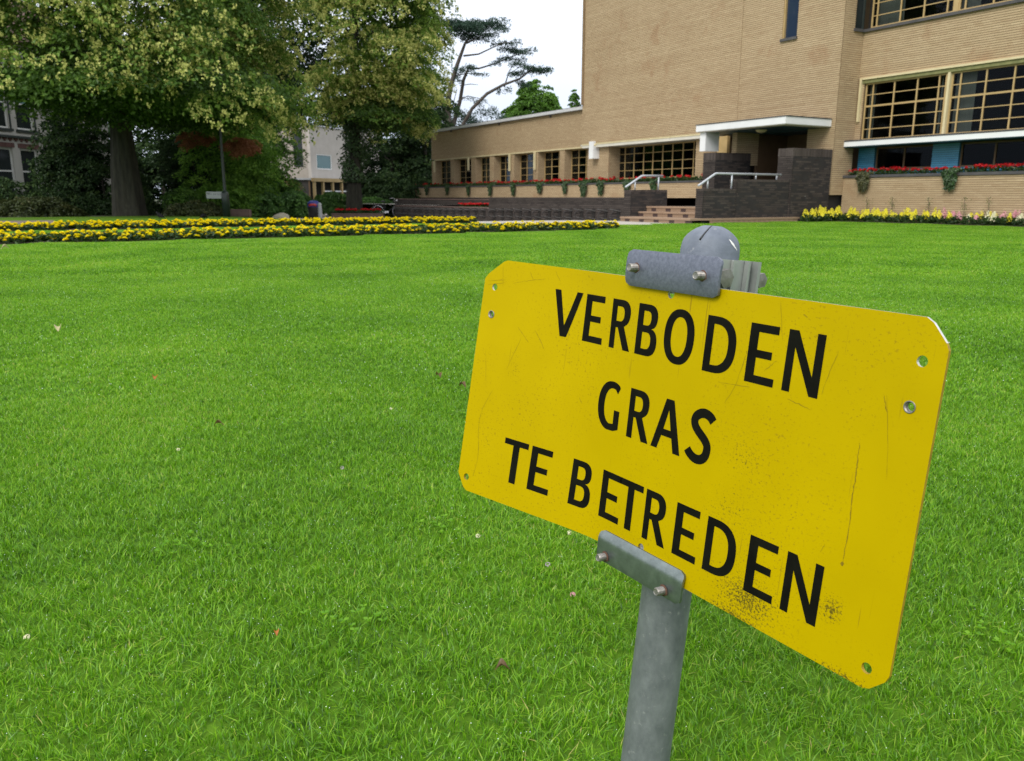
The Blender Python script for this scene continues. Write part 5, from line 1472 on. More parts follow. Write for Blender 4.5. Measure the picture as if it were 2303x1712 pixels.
bush("round_tree", (2.0, 85), (3.3, 3.0, 3.8), 330, 80, .30, L_bright, 290, "rounded green tree showing above the left wing's roof", "tree", trunk=.25, zc=7.9, spray_r=.8, low=-.9, tint=(.22, .2))
bush("slim_tree", (6.75, 92), (.45, .45, 1.9), 40, 50, .25, L_mid, 292, "tip of a slim tree close to the tower's edge", "tree", trunk=.12, zc=10.3, spray_r=.4, low=-.9)

# ------------------------------------------------------------------ flower beds
def plant_mesh(r, rx, h, n, leaf):
    a = r.uniform(0, 6.283, n); q = np.sqrt(r.random(n)); z = h * r.uniform(.05, 1, n) * (1 - .35 * q ** 2)
    C = np.stack([np.cos(a) * q * rx, np.sin(a) * q * rx, z], -1)
    N = unit(r.normal(0, .6, (n, 3)) + np.array([0, 0, .7]))
    v, f = leaf_cards(C, N, leaf * r.uniform(.6, 1.3, n), r, .55)
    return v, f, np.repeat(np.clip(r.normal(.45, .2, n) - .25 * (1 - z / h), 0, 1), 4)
def head_mesh(name, mat, r, rad_, flat=.62):
    """a ruffled double flower head: rings of petals round a dome"""
    Vs, n = [], 0
    for ring, (k, q, zz, tilt) in enumerate([(9, .95, -.15, .25), (8, .70, .12, .55), (6, .40, .32, .8), (4, .15, .42, 1.0)]):
        for i in range(k):
            a = 6.283 * (i + .5 * ring) / k + r.uniform(-.15, .15)
            o = np.array([math.cos(a), math.sin(a), 0]); t = np.array([-o[1], o[0], 0])
            c = o * q * .62 + np.array([0, 0, zz * flat]); out = o * (1 - tilt * .55) + np.array([0, 0, tilt * .75 * flat + .1])
            w = .36
            Vs += [c - t * w * .5 - out * .30, c + t * w * .5 - out * .30, c + t * w * .75 + out * .34, c - t * w * .75 + out * .34]
    V = np.array(Vs) * rad_
    tint = np.tile([.1, .1, .8, .8], len(V) // 4) + np.repeat(r.uniform(-.15, .2, len(V) // 4), 4)
    return np_mesh(name, V, np.arange(len(V)).reshape(-1, 4), mat, tint=np.clip(tint, 0, 1))
rf = np.random.default_rng(55)
MG_F = []
for k in range(6):
    v, f, t_ = plant_mesh(rf, .19, .16, 120, .075); MG_F.append(np_mesh("marigold_plant", v, f, L_flowerleaf, tint=t_))
MG_H = [head_mesh("blossom", L_yellow, rf, .052) for _ in range(6)]
def heads_joined(r, n, rx, h, src):
    vs, ts, n0 = [], [], 0
    for _ in range(n):
        m = src[r.integers(len(src))]
        V = np.array([v.co[:] for v in m.vertices]); T = np.array([a.value for a in m.attributes["tint"].data])
        a, q = r.uniform(0, 6.283), math.sqrt(r.random())
        vs.append(V * r.uniform(.8, 1.25) + [math.cos(a) * q * rx, math.sin(a) * q * rx, h * r.uniform(.8, 1.15) * (1 - .5 * q * q)]); ts.append(T)
    V = np.concatenate(vs)
    return V, np.arange(len(V)).reshape(-1, 4), np.concatenate(ts)
MG_J = []
for k in range(5):
    V, F, T = heads_joined(rf, 16, .21, .16, MG_H); MG_J.append(np_mesh("blossoms", V, F, L_yellow, tint=T))
def marigold(x, y, single, group, label, big=1.0):
    z = ground_at(x, y)
    o = put("marigold_plant", MG_F[rf.integers(6)], None, (x, y, z), (0, 0, rf.uniform(0, 6.28)), label=label, category="flower", group=group)
    if single:
        for _ in range(rf.integers(8, 13)):
            a, q = rf.uniform(0, 6.28), math.sqrt(rf.random())
            put("blossom", MG_H[rf.integers(6)], o, (math.cos(a) * q * .20, math.sin(a) * q * .21, .155 * rf.uniform(.7, 1.3) * (1 - .6 * q * q)), (rf.uniform(-.3, .3), rf.uniform(-.3, .3), rf.uniform(0, 6.28)))
    else:
        put("blossoms", MG_J[rf.integers(5)], o)
# soil strips under the beds
ds_sheet("flower_bed_soil", np.arange(-6, 12.5, .4), np.linspace(16.0, 16.9, 4), lambda d, s: d > -99, 0.008, M['soil'], kind='structure')
ds_sheet("flower_bed_soil", np.arange(-6, 12.1, .4), np.linspace(21.9, 23.4, 5), lambda d, s: d > -99, 0.008, M['soil'], kind='structure')
for d in np.arange(-1.6, 12.3, .30):
    for s in (16.15, 16.42, 16.70):
        x, y, _ = W(d + rf.normal(0, .06), s + rf.normal(0, .05))
        marigold(x, y, True, "marigolds of the front bed", "yellow marigold plant in the front flower bed")
for d, s in ((12.45, 16.35), (12.75, 16.5), (12.3, 16.8)):
    x, y, _ = W(d, s); marigold(x, y, True, "marigolds of the front bed", "yellow marigold plant in the front flower bed")
for d in np.arange(-2.2, 11.9, .34):
    for s in (22.15, 22.5, 22.85, 23.2):
        x, y, _ = W(d + rf.normal(0, .07), s + rf.normal(0, .05))
        marigold(x, y, False, "marigolds of the rear bed", "yellow marigold plant in the rear flower bed")

# geraniums in the planters
GE_F, GE_B = [], []
for k in range(4):
    v, f, t_ = plant_mesh(rf, .27, .22, 150, .085); GE_F.append(np_mesh("geranium", v, f, L_flowerleaf, tint=t_))
def gheads(n, rx, h, rr):
    vs, ts = [], []
    for _ in range(n):
        a, q = rf.uniform(0, 6.28), math.sqrt(rf.random()); c = np.array([math.cos(a) * q * rx, math.sin(a) * q * rx, h * rf.uniform(.75, 1.1)])
        m = 16; P_ = c + unit(rf.normal(size=(m, 3))) * rr * rf.uniform(.4, 1, (m, 1)) * [1, 1, .7]
        v, f = leaf_cards(P_, unit(P_ - c + rf.normal(0, .02, (m, 3))), rr * .95, rf, .9)
        vs.append(v); ts.append(np.repeat(np.clip(rf.normal(.5, .3, m), 0, 1), 4))
    V = np.concatenate(vs); return V, np.arange(len(V)).reshape(-1, 4), np.concatenate(ts)
for k in range(6):
    V, F, T = gheads((2, 5, 7, 3, 6, 9)[k], .24, .23, .060); GE_B.append(np_mesh("blossoms", V, F, L_red, tint=T))
def geranium(x, y, z, group, label, kinds=(0, 1, 2, 3, 4, 5), sc=1.0):
    o = put("geranium", GE_F[rf.integers(4)], None, (x, y, z), (0, 0, rf.uniform(0, 6.28)), label=label, category="flower", group=group)
    o.scale = (sc,) * 3
    b = put("blossoms", GE_B[kinds[rf.integers(len(kinds))]], o)
for s in np.arange(22.4, 50.3, .42):
    x, y, _ = W(22.78 + rf.normal(0, .03), s)
    if s > 42 and rf.random() < .35: continue
    geranium(x, y, 1.33, "geraniums in the left planter", "red geranium in the long planter under the left wing's windows", (0, 0, 3, 1, 2) if s < 40 else (0, 3), sc=rf.uniform(.85, 1.15))
for s in np.arange(10.0, 18.0, .36):
    x, y, _ = W(23.92 + rf.normal(0, .02), s)
    geranium(x, y, 1.41, "geraniums in the right planter", "red geranium in the planter under the blue brick wall", (1, 2, 5), sc=rf.uniform(.85, 1.1))
for s in np.arange(31.2, 34.3, .30):
    x, y, _ = W(17.8, s); geranium(x, y, .24, "geraniums on the terrace wall", "bright red geranium in the trough on the terrace wall", (2, 5), sc=.95)

# ivy trailing over the planters
def trail(name, d, s, z, length, width, seed, label, mat=L_ivy, group=None):
    r = np.random.default_rng(seed); p = W(d, s, z); t = thing(name, tuple(p), label, "plant", group)
    n = int(420 * length * width / .12); u = r.random(n); k = r.integers(0, 6, n)
    cx = np.linspace(-.5, .5, 6)[k] * width + r.normal(0, .035, n); ln = (length * np.array([.55, .9, 1, .85, .95, .5]))[k]
    zz = -u * ln * r.uniform(.8, 1.0, n) + .10 * (u < .2) * r.random(n)
    out = -(.05 + .04 * np.sin(u * 9 + k)) - r.uniform(0, .05, n); out = np.where(zz > 0, .1 - r.uniform(0, .2, n), out)
    cx = cx * (1 - .35 * u) + .05 * np.sin(u * 5 + k)
    C = np.stack([out * RD[0] + cx * SD[0], out * RD[1] + cx * SD[1], zz], -1)
    N = unit(np.array([-RD[0], -RD[1], .35]) + r.normal(0, .5, (n, 3)))
    v, f = leaf_cards(C, N, r.uniform(.045, .085, n), r, .75)
    put("leaves", np_mesh("leaves", v, f, mat, tint=np.repeat(np.clip(r.normal(.42, .22, n), 0, 1), 4)), t)
    mb = MB()
    for k in range(6):
        x0 = np.linspace(-.5, .5, 6)[k] * width
        mb.tube([((-.03) * RD[0] + x0 * SD[0] * (1 - .3 * q), (-.03) * RD[1] + x0 * SD[1] * (1 - .3 * q), -q * length * .8) for q in (0, .3, .6, .9)], .006, 5)
    put("stems", mb.mesh("stems", M['bark_dark']), t)
order_ = ["first", "second", "third", "fourth", "fifth", "sixth", "seventh", "eighth", "ninth", "tenth", "eleventh"]
for i, (s, ln, wd) in enumerate([(47.9, .55, .40), (45.0, .55, .35), (42.3, .62, .32), (39.75, .62, .35), (37.3, .62, .36), (34.75, .50, .40), (32.55, .55, .30), (31.05, .68, .48), (29.75, .60, .40), (27.9, .45, .40), (26.2, .60, .30)]):
    trail("trailing_ivy", 22.36, s, 1.37, ln, wd, 400 + i, f"green ivy trailing down the left planter wall, {order_[i]} from its far left end", group="ivy trailing from the left planter")
trail("trailing_ivy", 23.57, 17.35, 1.46, .60, .42, 420, "dry thin ivy trailing down the right planter near the tower", leaf_mat("dry_ivy", [(0, (.05, .06, .02)), (1, (.20, .19, .08))]))
trail("trailing_ivy", 23.57, 14.45, 1.50, .62, .40, 421, "dense green ivy trailing down the right planter wall")

# snapdragons along the foot of the right wing
SN_F = []
for k in range(4):
    v, f, t_ = plant_mesh(rf, .20, .25, 150, .08); SN_F.append((v, f, t_))
def spike(r, n=26, h=.20):
    z = np.linspace(0, h, n); a = np.arange(n) * 2.4; q = .055 * (1 - (z / h) ** 2 * .75)
    C = np.stack([np.cos(a) * q, np.sin(a) * q, z], -1)
    return leaf_cards(C, unit(np.stack([np.cos(a), np.sin(a), np.full(n, .25)], -1)), .075 * (1.1 - z / h * .55), r, .85)
def snapdragon(d, s, mat, label, group, nsp):
    x, y, _ = W(d, s); v, f, t_ = SN_F[rf.integers(4)]
    o = put("snapdragon", np_mesh("snapdragon", v, f, L_flowerleaf, tint=t_), None, (x, y, ground_at(x, y)), (0, 0, rf.uniform(0, 6.28)), label=label, category="flower", group=group)
    for _ in range(nsp):
        v2, f2 = spike(rf, n=int(rf.integers(14, 28)), h=rf.uniform(.10, .27))
        a, q = rf.uniform(0, 6.28), rf.uniform(0, .17)
        put("flower_spike", np_mesh("flower_spike", v2, f2, mat, tint=np.clip(rf.normal(.5, .25, len(v2)), 0, 1)), o, (math.cos(a) * q, math.sin(a) * q, .19 + rf.uniform(-.08, .05)), (rf.uniform(-.12, .12), rf.uniform(-.12, .12), 0))
ds_sheet("flower_bed_soil", np.arange(22.55, 23.62, .2), np.arange(5.0, 20.5, .5), lambda d, s: d > 0, 0.006, M['soil'], kind='structure')
for s in np.arange(9.0, 20.3, .27):
    for d in (22.85, 23.2):
        if s > 18.0 and d < 22.7: continue
        far = s < 14.2
        ch = rf.random()
        m_, lb, gp = (L_lemon, "lemon yellow snapdragon along the foot of the right wing", "yellow snapdragons along the right wing")
        if far and ch < .30: m_, lb, gp = (L_pink, "pink snapdragon at the right end of the flower border", "pink snapdragons in the border")
        elif far and ch < .48: m_, lb, gp = (L_cream, "cream white snapdragon at the right end of the flower border", "cream snapdragons in the border")
        ss_, d_ = s + rf.normal(0, .05), d + rf.normal(0, .04)
        if ss_ > 18.05 and d_ > 20.8: d_ = 21.0 + (d - 22.85) * 2.0 + rf.uniform(0, 1.2); ss_ = 17.75 + rf.uniform(-.15, .2)
        snapdragon(d_, ss_, m_, lb, gp, int(rf.integers(1, 4)))
for i, s in enumerate((17.1, 16.2, 13.9, 15.0, 13.2)):
    x, y, _ = W(23.45, s); t = thing("weed", (x, y, 0), f"tall wispy green weed growing against the brick wall behind the snapdragons", "plant", "weeds along the right wing")
    n = 60; z = rf.uniform(.1, .75, n); C = np.stack([rf.normal(0, .05, n), rf.normal(0, .05, n), z], -1)
    v, f = leaf_cards(C, unit(rf.normal(size=(n, 3))), .05, rf, .4); put("leaves", np_mesh("leaves", v, f, L_mid, tint=np.clip(rf.normal(.4, .2, 4 * n), 0, 1)), t)
    mb = MB(); mb.tube([(0, 0, 0), (.02, .01, .4), (.0, .03, .75)], .006, 5); put("stem", mb.mesh("stem", M['bark_dark']), t)

# ------------------------------------------------------------------ the pale villa at the left edge
VD = unit(np.array([[.165, .986]]))[0]; VN = np.array([VD[1], -VD[0]])
VORG = np.array([-27.16, 45.0])
villa = Root("villa", (VORG[0], VORG[1], -.1), math.atan2(VD[1], VD[0]), label="pale old villa with red brick arches over its sash windows", category="house")
# local frame: x along the front (away), y to the left/inside (front face at y = 0, looking to -y)
def vb(name, mat, boxes, parent=None, **p):
    mb = MB()
    for b in boxes: mb.box(*b)
    return put(name, mb.mesh(name, mat), parent or villa, **p)
VW = [(-6.3, -4.9), (-3.9, -2.5), (-.75, .70), (1.25, 2.55), (5.0, 6.3)]
op = [(a, b, 4.45, 6.65) for a, b in VW] + [(a, b, .3, 3.45) for a, b in VW]
mb = MB()
A = sorted({-9., 9.} | {x for o_ in op for x in o_[:2]}); Z = sorted({-.3, 9.} | {x for o_ in op for x in o_[2:]})
for i in range(len(A) - 1):
    for j in range(len(Z) - 1):
        if any(o_[0] < (A[i] + A[i + 1]) / 2 < o_[1] and o_[2] < (Z[j] + Z[j + 1]) / 2 < o_[3] for o_ in op): continue
        mb.box(A[i], A[i + 1], 0, .3, Z[j], Z[j + 1])
put("wall", mb.mesh("wall", M['villa_render']), villa)
vb("wall", M['villa_render'], [(-9, 9, 8.0, 8.3, -.3, 9.0), (8.7, 8.999, .302, 7.99, -.3, 9), (-8.999, -8.7, .302, 7.99, -.3, 9)])
vb("interior", M['interior'], [(-8.6, 8.6, 1.2, 7.9, -.2, 8.9)])
rfm = MB(); rfm.raw([(-9.4, -.5, 9.0), (9.4, -.5, 9.0), (9.4, 8.8, 9.0), (-9.4, 8.8, 9.0), (-7, 3, 12.2), (7, 3, 12.2), (7, 5.2, 12.2), (-7, 5.2, 12.2)], BOXF)
put("roof", rfm.mesh("roof", M['roof_tile']), villa)
vb("cornice", M['frame_dark'], [(-9.05, 9.05, -.14, -.002, 3.98, 4.10)])
cor = vb("cornice", M['villa_render'], [(-9.04, 9.04, -.10, -.002, 4.102, 4.22)])
sc_m = MB(); sc_m.box(-.13, .13, -.05, 0, 0, .10); sc_m.box(-.06, .06, -.05, 0, -.08, -.001); sc_m = sc_m.mesh("bracket", M['red_brick'])
for k in range(46):
    put("bracket", sc_m, cor, (-9 + .4 * k, -.003, 3.87))
for a, b in VW:
    for z0, z1, up_ in ((4.45, 6.65, True), (.3, 3.45, False)):
        f_ = vb("window", M['frame_white'], [(a, a + .09, .10, .2, z0, z1), (b - .09, b, .10, .2, z0, z1), (a + .09, b - .09, .11, .19, z1 - .1, z1), (a + .09, b - .09, .11, .19, z0, z0 + .1), (a + .09, b - .09, .11, .19, z0 + (z1 - z0) * .60, z0 + (z1 - z0) * .60 + .08)])
        vb("pane", M['dark_glass'], [(a + .09, b - .09, .14, .15, z0 + .1, z0 + (z1 - z0) * .60)], f_)
        vb("pane", M['dark_glass'] if not up_ else M['teal_glass'], [(a + .09, b - .09, .14, .15, z0 + (z1 - z0) * .60 + .08, z1 - .1)], f_)
        if up_:
            vb("shutter_reveal", M['frame_dark'], [(b, b + .12, -.03, -.004, z0, z1 - .2)], f_)
            vb("sill", M['frame_dark'], [(a - .12, b + .14, -.12, -.002, z0 - .14, z0 - .002)], f_)
        m_ = MB()
        xs = np.linspace(a - .15, b + .15, 9)
        for q in range(8):
            xm = (xs[q] + xs[q + 1]) / 2; rise = .16 * (1 - ((xm - (a + b) / 2) / ((b - a) / 2 + .15)) ** 2) if up_ else 0
            m_.box(xs[q] + .004, xs[q + 1] - .004, -.03, -.003, z1 + .02 + rise, z1 + .26 + rise)
        put("arch", m_.mesh("arch", M['red_brick']), f_)

# ------------------------------------------------------------------ modern pale house with the ochre veranda
MD = unit(np.array([[.361, .9326]]))[0]
mh = Root("modern_house", (-17.95, 75.0, -.5), math.atan2(MD[1], MD[0]), label="pale modern house with a square teal window above a veranda", category="house")
def mhb(name, mat, boxes, parent=None, **p):
    mb = MB()
    for b in boxes: mb.box(*b)
    return put(name, mb.mesh(name, mat), parent or mh, **p)
# local x along the long face (away), y to the left; the long face is y = 0 looking to -y, the end face x = 0
mhb("wall", M['white_render'], [(0, .9, 0, .3, 2.85, 7.43), (3.35, 12, 0, .3, 2.85, 7.43), (.9, 3.35, 0, .3, 2.85, 3.7), (.9, 3.35, 0, .3, 5.05, 7.43)], label="pale long upper wall")
endw = mhb("wall", surf_mat("beige_render", (.33, .29, .25), (.41, .37, .32), 2, .9), [(-.001, .3, .302, .8, 2.85, 7.43), (-.001, .3, 1.75, 9, 2.85, 7.43), (-.001, .3, .8, 1.75, 2.85, 3.9), (-.001, .3, .8, 1.75, 7.1, 7.43)], label="beige end wall")
mhb("wall", M['interior'], [(.31, 11.9, .31, 8.8, -.3, 7.2)])
mhb("wall", M['porch_wall'], [(.2, 12, .35, .5, -.3, 2.8)], label="dark ground floor behind the veranda")
mhb("roof", M['grey_fascia'], [(-.12, 12, -.10, 9, 7.433, 7.53)])
f_ = mhb("window", M['frame_white'], [(.9, 1.0, .02, .14, 3.7, 5.05), (3.22, 3.35, .02, .14, 3.7, 5.05), (1.0, 3.22, .03, .13, 4.95, 5.05), (1.0, 3.22, -.03, .13, 3.70, 3.80)])
mhb("pane", M['teal_glass'], [(1.0, 3.22, .07, .08, 3.80, 4.95)], f_)
f_ = mhb("window", M['frame_dark'], [(-.02, .1, .8, .86, 3.9, 7.1), (-.02, .1, 1.69, 1.75, 3.9, 7.1), (-.01, .1, .86, 1.69, 7.0, 7.1), (-.05, .1, .86, 1.69, 3.9, 4.0)], label="tall narrow window in the beige end wall")
mhb("pane", M['dark_glass'], [(.04, .05, .86, 1.69, 4.0, 7.0)], f_)
ver = mhb("veranda", M['yellow_paint'], [(-2.6, 9.5, -2.05, -1.75, 2.55, 2.85)])
for x in (-2.5, -1.2, .3, 1.75, 3.3, 9.2):
    mhb("veranda_post", M['yellow_paint'], [(x, x + .22, -1.99, -1.79, -.3, 2.548)], ver)
mhb("veranda_rail", M['white'], [(-1.0, 9.2, -1.93, -1.85, 1.70, 1.80)], ver)
for x in (8.4, 8.4):
    pass
mhb("veranda_bracket", M['white'], [(8.75, 9.19, -1.95, -1.83, z, z + .10) for z in (.5, 1.1, 1.72)], ver)
mhb("veranda_roof", M['grey_fascia'], [(-2.6, 9.5, -1.748, -.002, 2.70, 2.84)], ver)

# ------------------------------------------------------------------ street furniture and small things
def lathe_thing(root, name, prof, mat, c=(0, 0, 0), seg=16, parent=None):
    mb = MB(); mb.lathe(prof, c, seg); return put(name, mb.mesh(name, mat, True), parent or root)
lx, ly = -11.63, 33.8
lp = thing("lamp_post", (lx, ly, ground_at(lx, ly)), "slim dark green lamp post rising into the big lime's leaves", "lamp post")
lathe_thing(lp, "base", [(.0, .0), (.15, .0), (.15, .9), (.12, .98), (.065, 1.03)], M['pole_green'])
lathe_thing(lp, "pole", [(.065, 1.03), (.05, 3.0), (.04, 5.2)], M['pole_green'])
hd = lathe_thing(lp, "lamp_head", [(.04, 5.2), (.10, 5.25), (.26, 5.42), (.28, 5.5), (.10, 5.62), (.0, 5.65)], M['pole_green'])
nb = thing("name_board", (lx - .40, ly - .03, ground_at(lx, ly) + .72), "small grey name board with faded dark lettering hung on the lamp post", "sign")
mb = MB(); mb.box(-.35, .30, -.015, .015, 0, .27); put("board", mb.mesh("board", M['plaque']), nb)
mb = MB()
rr_ = np.random.default_rng(4)
for k, x in enumerate((-.31, -.265, -.225, -.16, -.05, .03, .12, .2)):
    mb.box(x, x + .02, -.0165, -.0152, .15 if k < 3 else .13 + .02 * rr_.random(), .235 if k < 3 else .2)
put("lettering", mb.mesh("lettering", M['lead']), nb)

def post_thing(x, y):
    t = thing("bollard", (x, y, ground_at(x, y) - .02), "light grey round topped bollard behind the rear marigolds", "bollard")
    mb = MB(); mb.lathe([(.105, 0), (.10, .55), (.085, .70)], (0, 0, 0), 16); put("shaft", mb.mesh("shaft", M['plaque'], True), t)
    mb = MB(); mb.lathe([(.098, .70), (.098, .73), (.075, .80), (.03, .84), (0, .845)], (0, 0, 0), 16); put("cap", mb.mesh("cap", M['plaque'], True), t)
post_thing(-9.25, 40.0)
t = thing("litter_bin", (-9.9, 41.5, ground_at(-9.9, 41.5) - .02), "dark litter bin with a blue lid and a red opening", "bin")
mb = MB(); mb.lathe([(0, 0), (.26, 0), (.30, .62)], (0, 0, 0), 18); put("body", mb.mesh("body", M['black'], True), t)
mb = MB(); mb.lathe([(.31, .62), (.32, .66), (.30, .84), (.18, .93), (0, .95)], (0, 0, 0), 18); put("lid", mb.mesh("lid", M['blue_paint'], True), t)
mb = MB(); mb.tube([(-.16, -.30, .70), (-.05, -.325, .74), (.10, -.325, .74), (.2, -.28, .70)], .055, 8); put("opening", mb.mesh("opening", M['red_paint'], True), t)

# long low planter with red flowers beside the second lime
px, py = -8.2, 44.3
t = thing("brick_planter", (px, py, ground_at(px, py)), "long low brown planter in front of the ivy covered lime", "planter")
mb = MB(); mb.box(-1.35, 1.35, -.35, .35, -.2, .22); put("trough", mb.mesh("trough", M['planter_brick']), t)
mb = MB(); mb.box(-1.38, 1.38, -.38, .38, .222, .27); put("rim", mb.mesh("rim", M['planter_brick']), t)
for k in range(9):
    geranium(px - 1.15 + .29 * k, py - .12, ground_at(px, py) + .25, "geraniums in the brown planter", "bright red geranium in the low brown planter", (2, 5), sc=1.0)
t = thing("stone_block", (-11.85, 36.2, ground_at(-11.85, 36.2)), "reddish brown stone block lying near the lamp post", "block")
bm = bmesh.new(); bmesh.ops.create_cube(bm, size=1.0)
for v in bm.verts: v.co = Vector((v.co.x * .86, v.co.y * .4, v.co.z * .34 + .14))
bmesh.ops.bevel(bm, geom=bm.edges[:], offset=.03, segments=2, affect='EDGES')
me = bpy.data.meshes.new("block"); bm.to_mesh(me); bm.free(); me.materials.append(M['planter_brick']); put("block", me, t)
bm = bmesh.new(); bmesh.ops.create_icosphere(bm, subdivisions=3, radius=1.0)
rb = np.random.default_rng(8)
for v in bm.verts:
    p = v.co; s_ = 1 + .13 * math.sin(3 * p.x + 1) * math.cos(2 * p.y) + .05 * math.sin(7 * p.z + p.x * 5)
    v.co = Vector((p.x * .42 * s_, p.y * .26 * s_, max(p.z, -.4) * .20 * s_ + .03))
me = bpy.data.meshes.new("boulder"); bm.to_mesh(me); bm.free(); me.materials.append(M['stone'])
put("boulder", me, None, (-10.05, 36.0, ground_at(-10.05, 36.0)), (0, 0, .3), label="pale low boulder lying on the grass beyond the rear marigolds", category="rock")

# bicycle leaning at the far end of the holders
def bicycle(x, y, rz):
    t = Root("bicycle", (x, y, ground_at(x, y)), rz, label="dark city bicycle with a pale chain guard parked by the terrace wall", category="bicycle")
    def ring(name, c, R, r, mat, parent, n=28, m=6):
        mb = MB(); V, F = [], []
        for i in range(n):
            a = 6.2832 * i / n
            for j in range(m):
                b = 6.2832 * j / m; q = R + r * math.cos(b)
                V.append((c[0] + q * math.cos(a), c[1] + r * math.sin(b), c[2] + q * math.sin(a)))
        F = [(i * m + j, ((i + 1) % n) * m + j, ((i + 1) % n) * m + (j + 1) % m, i * m + (j + 1) % m) for i in range(n) for j in range(m)]
        mb.raw(V, F); return put(name, mb.mesh(name, mat, True), parent)
    for cx in (-.55, .55):
        mb = MB()
        for k in range(14):
            a = 6.2832 * k / 14; mb.tube([(cx, .02 * (-1) ** k, .35), (cx + .315 * math.cos(a), 0, .35 + .315 * math.sin(a))], .003, 4)
        mb.tube([(cx, -.05, .35), (cx, .05, .35)], .022, 8)
        w = put("wheel", mb.mesh("wheel", M['chrome']), t)
        ring("tyre", (cx, 0, .35), .338, .020, M['rubber'], w); ring("rim", (cx, 0, .35), .312, .016, M['chrome'], w)
        mb = MB(); mb.tube([(cx + .375 * math.cos(a), 0, .35 + .375 * math.sin(a)) for a in np.linspace(.3 if cx < 0 else .9, 2.9 if cx < 0 else 2.6, 10)], .014, 5); put("mudguard", mb.mesh("mudguard", M['black'], True), t)
    mb = MB(); bb = (-.08, 0, .29); st = (-.22, 0, .82); hd = (.36, 0, .86); hb_ = (.40, 0, .66)
    mb.tube([bb, st], .016, 8); mb.tube([bb, hb_], .017, 8); mb.tube([(-.19, 0, .70), hd], .014, 8); mb.tube([hd, hb_], .018, 8)
    for sgn in (-1, 1):
        mb.tube([bb, (-.55, .05 * sgn, .35)], .010, 6); mb.tube([(-.20, 0, .76), (-.55, .05 * sgn, .35)], .009, 6)
        mb.tube([(.40, .03 * sgn, .66), (.45, .05 * sgn, .52), (.55, .05 * sgn, .35)], .011, 6)
    put("frame", mb.mesh("frame", M['black'], True), t)
    mb = MB(); mb.tube([hd, (.34, 0, 1.02)], .013, 6); mb.tube([(.10, -.27, 1.03), (.22, -.28, 1.05), (.34, -.12, 1.04), (.34, .12, 1.04), (.22, .28, 1.05), (.10, .27, 1.03)], .013, 8); put("handlebar", mb.mesh("handlebar", M['chrome'], True), t)
    mb = MB(); mb.lathe([(0, 0), (.05, .01), (.06, .06), (.03, .1), (0, .11)], (.47, 0, .88), 10); put("headlight", mb.mesh("headlight", M['chrome'], True), t)
    bm = bmesh.new(); bmesh.ops.create_uvsphere(bm, u_segments=12, v_segments=8, radius=1)
    for v in bm.verts: v.co = Vector((v.co.x * .14 - .25, v.co.y * (.10 - .07 * max(v.co.x, 0)), v.co.z * .045 + .89))
    me = bpy.data.meshes.new("saddle"); bm.to_mesh(me); bm.free(); me.materials.append(M['black']); put("saddle", me, t)
    mb = MB(); mb.box(-.56, .02, -.045, -.03, .27, .38); put("chain_guard", mb.mesh("chain_guard", M['white']), t)
    mb = MB(); mb.tube([(-.08, -.08, .29), (-.08, .08, .29)], .012, 6); mb.tube([(-.08, -.08, .29), (.05, -.08, .20)], .01, 6); mb.tube([(-.08, .08, .29), (-.21, .08, .38)], .01, 6)
    mb.box(.0, .1, -.14, -.085, .185, .21); mb.box(-.26, -.16, .085, .14, .37, .395); put("pedals", mb.mesh("pedals", M['black']), t)
    mb = MB(); mb.box(-.78, -.32, -.06, .06, .74, .755); mb.tube([(-.55, .05, .35), (-.6, .05, .74)], .008, 5); mb.tube([(-.55, -.05, .35), (-.6, -.05, .74)], .008, 5); put("luggage_rack", mb.mesh("luggage_rack", M['black']), t)
bicycle(-6.65, 44.6, .12)

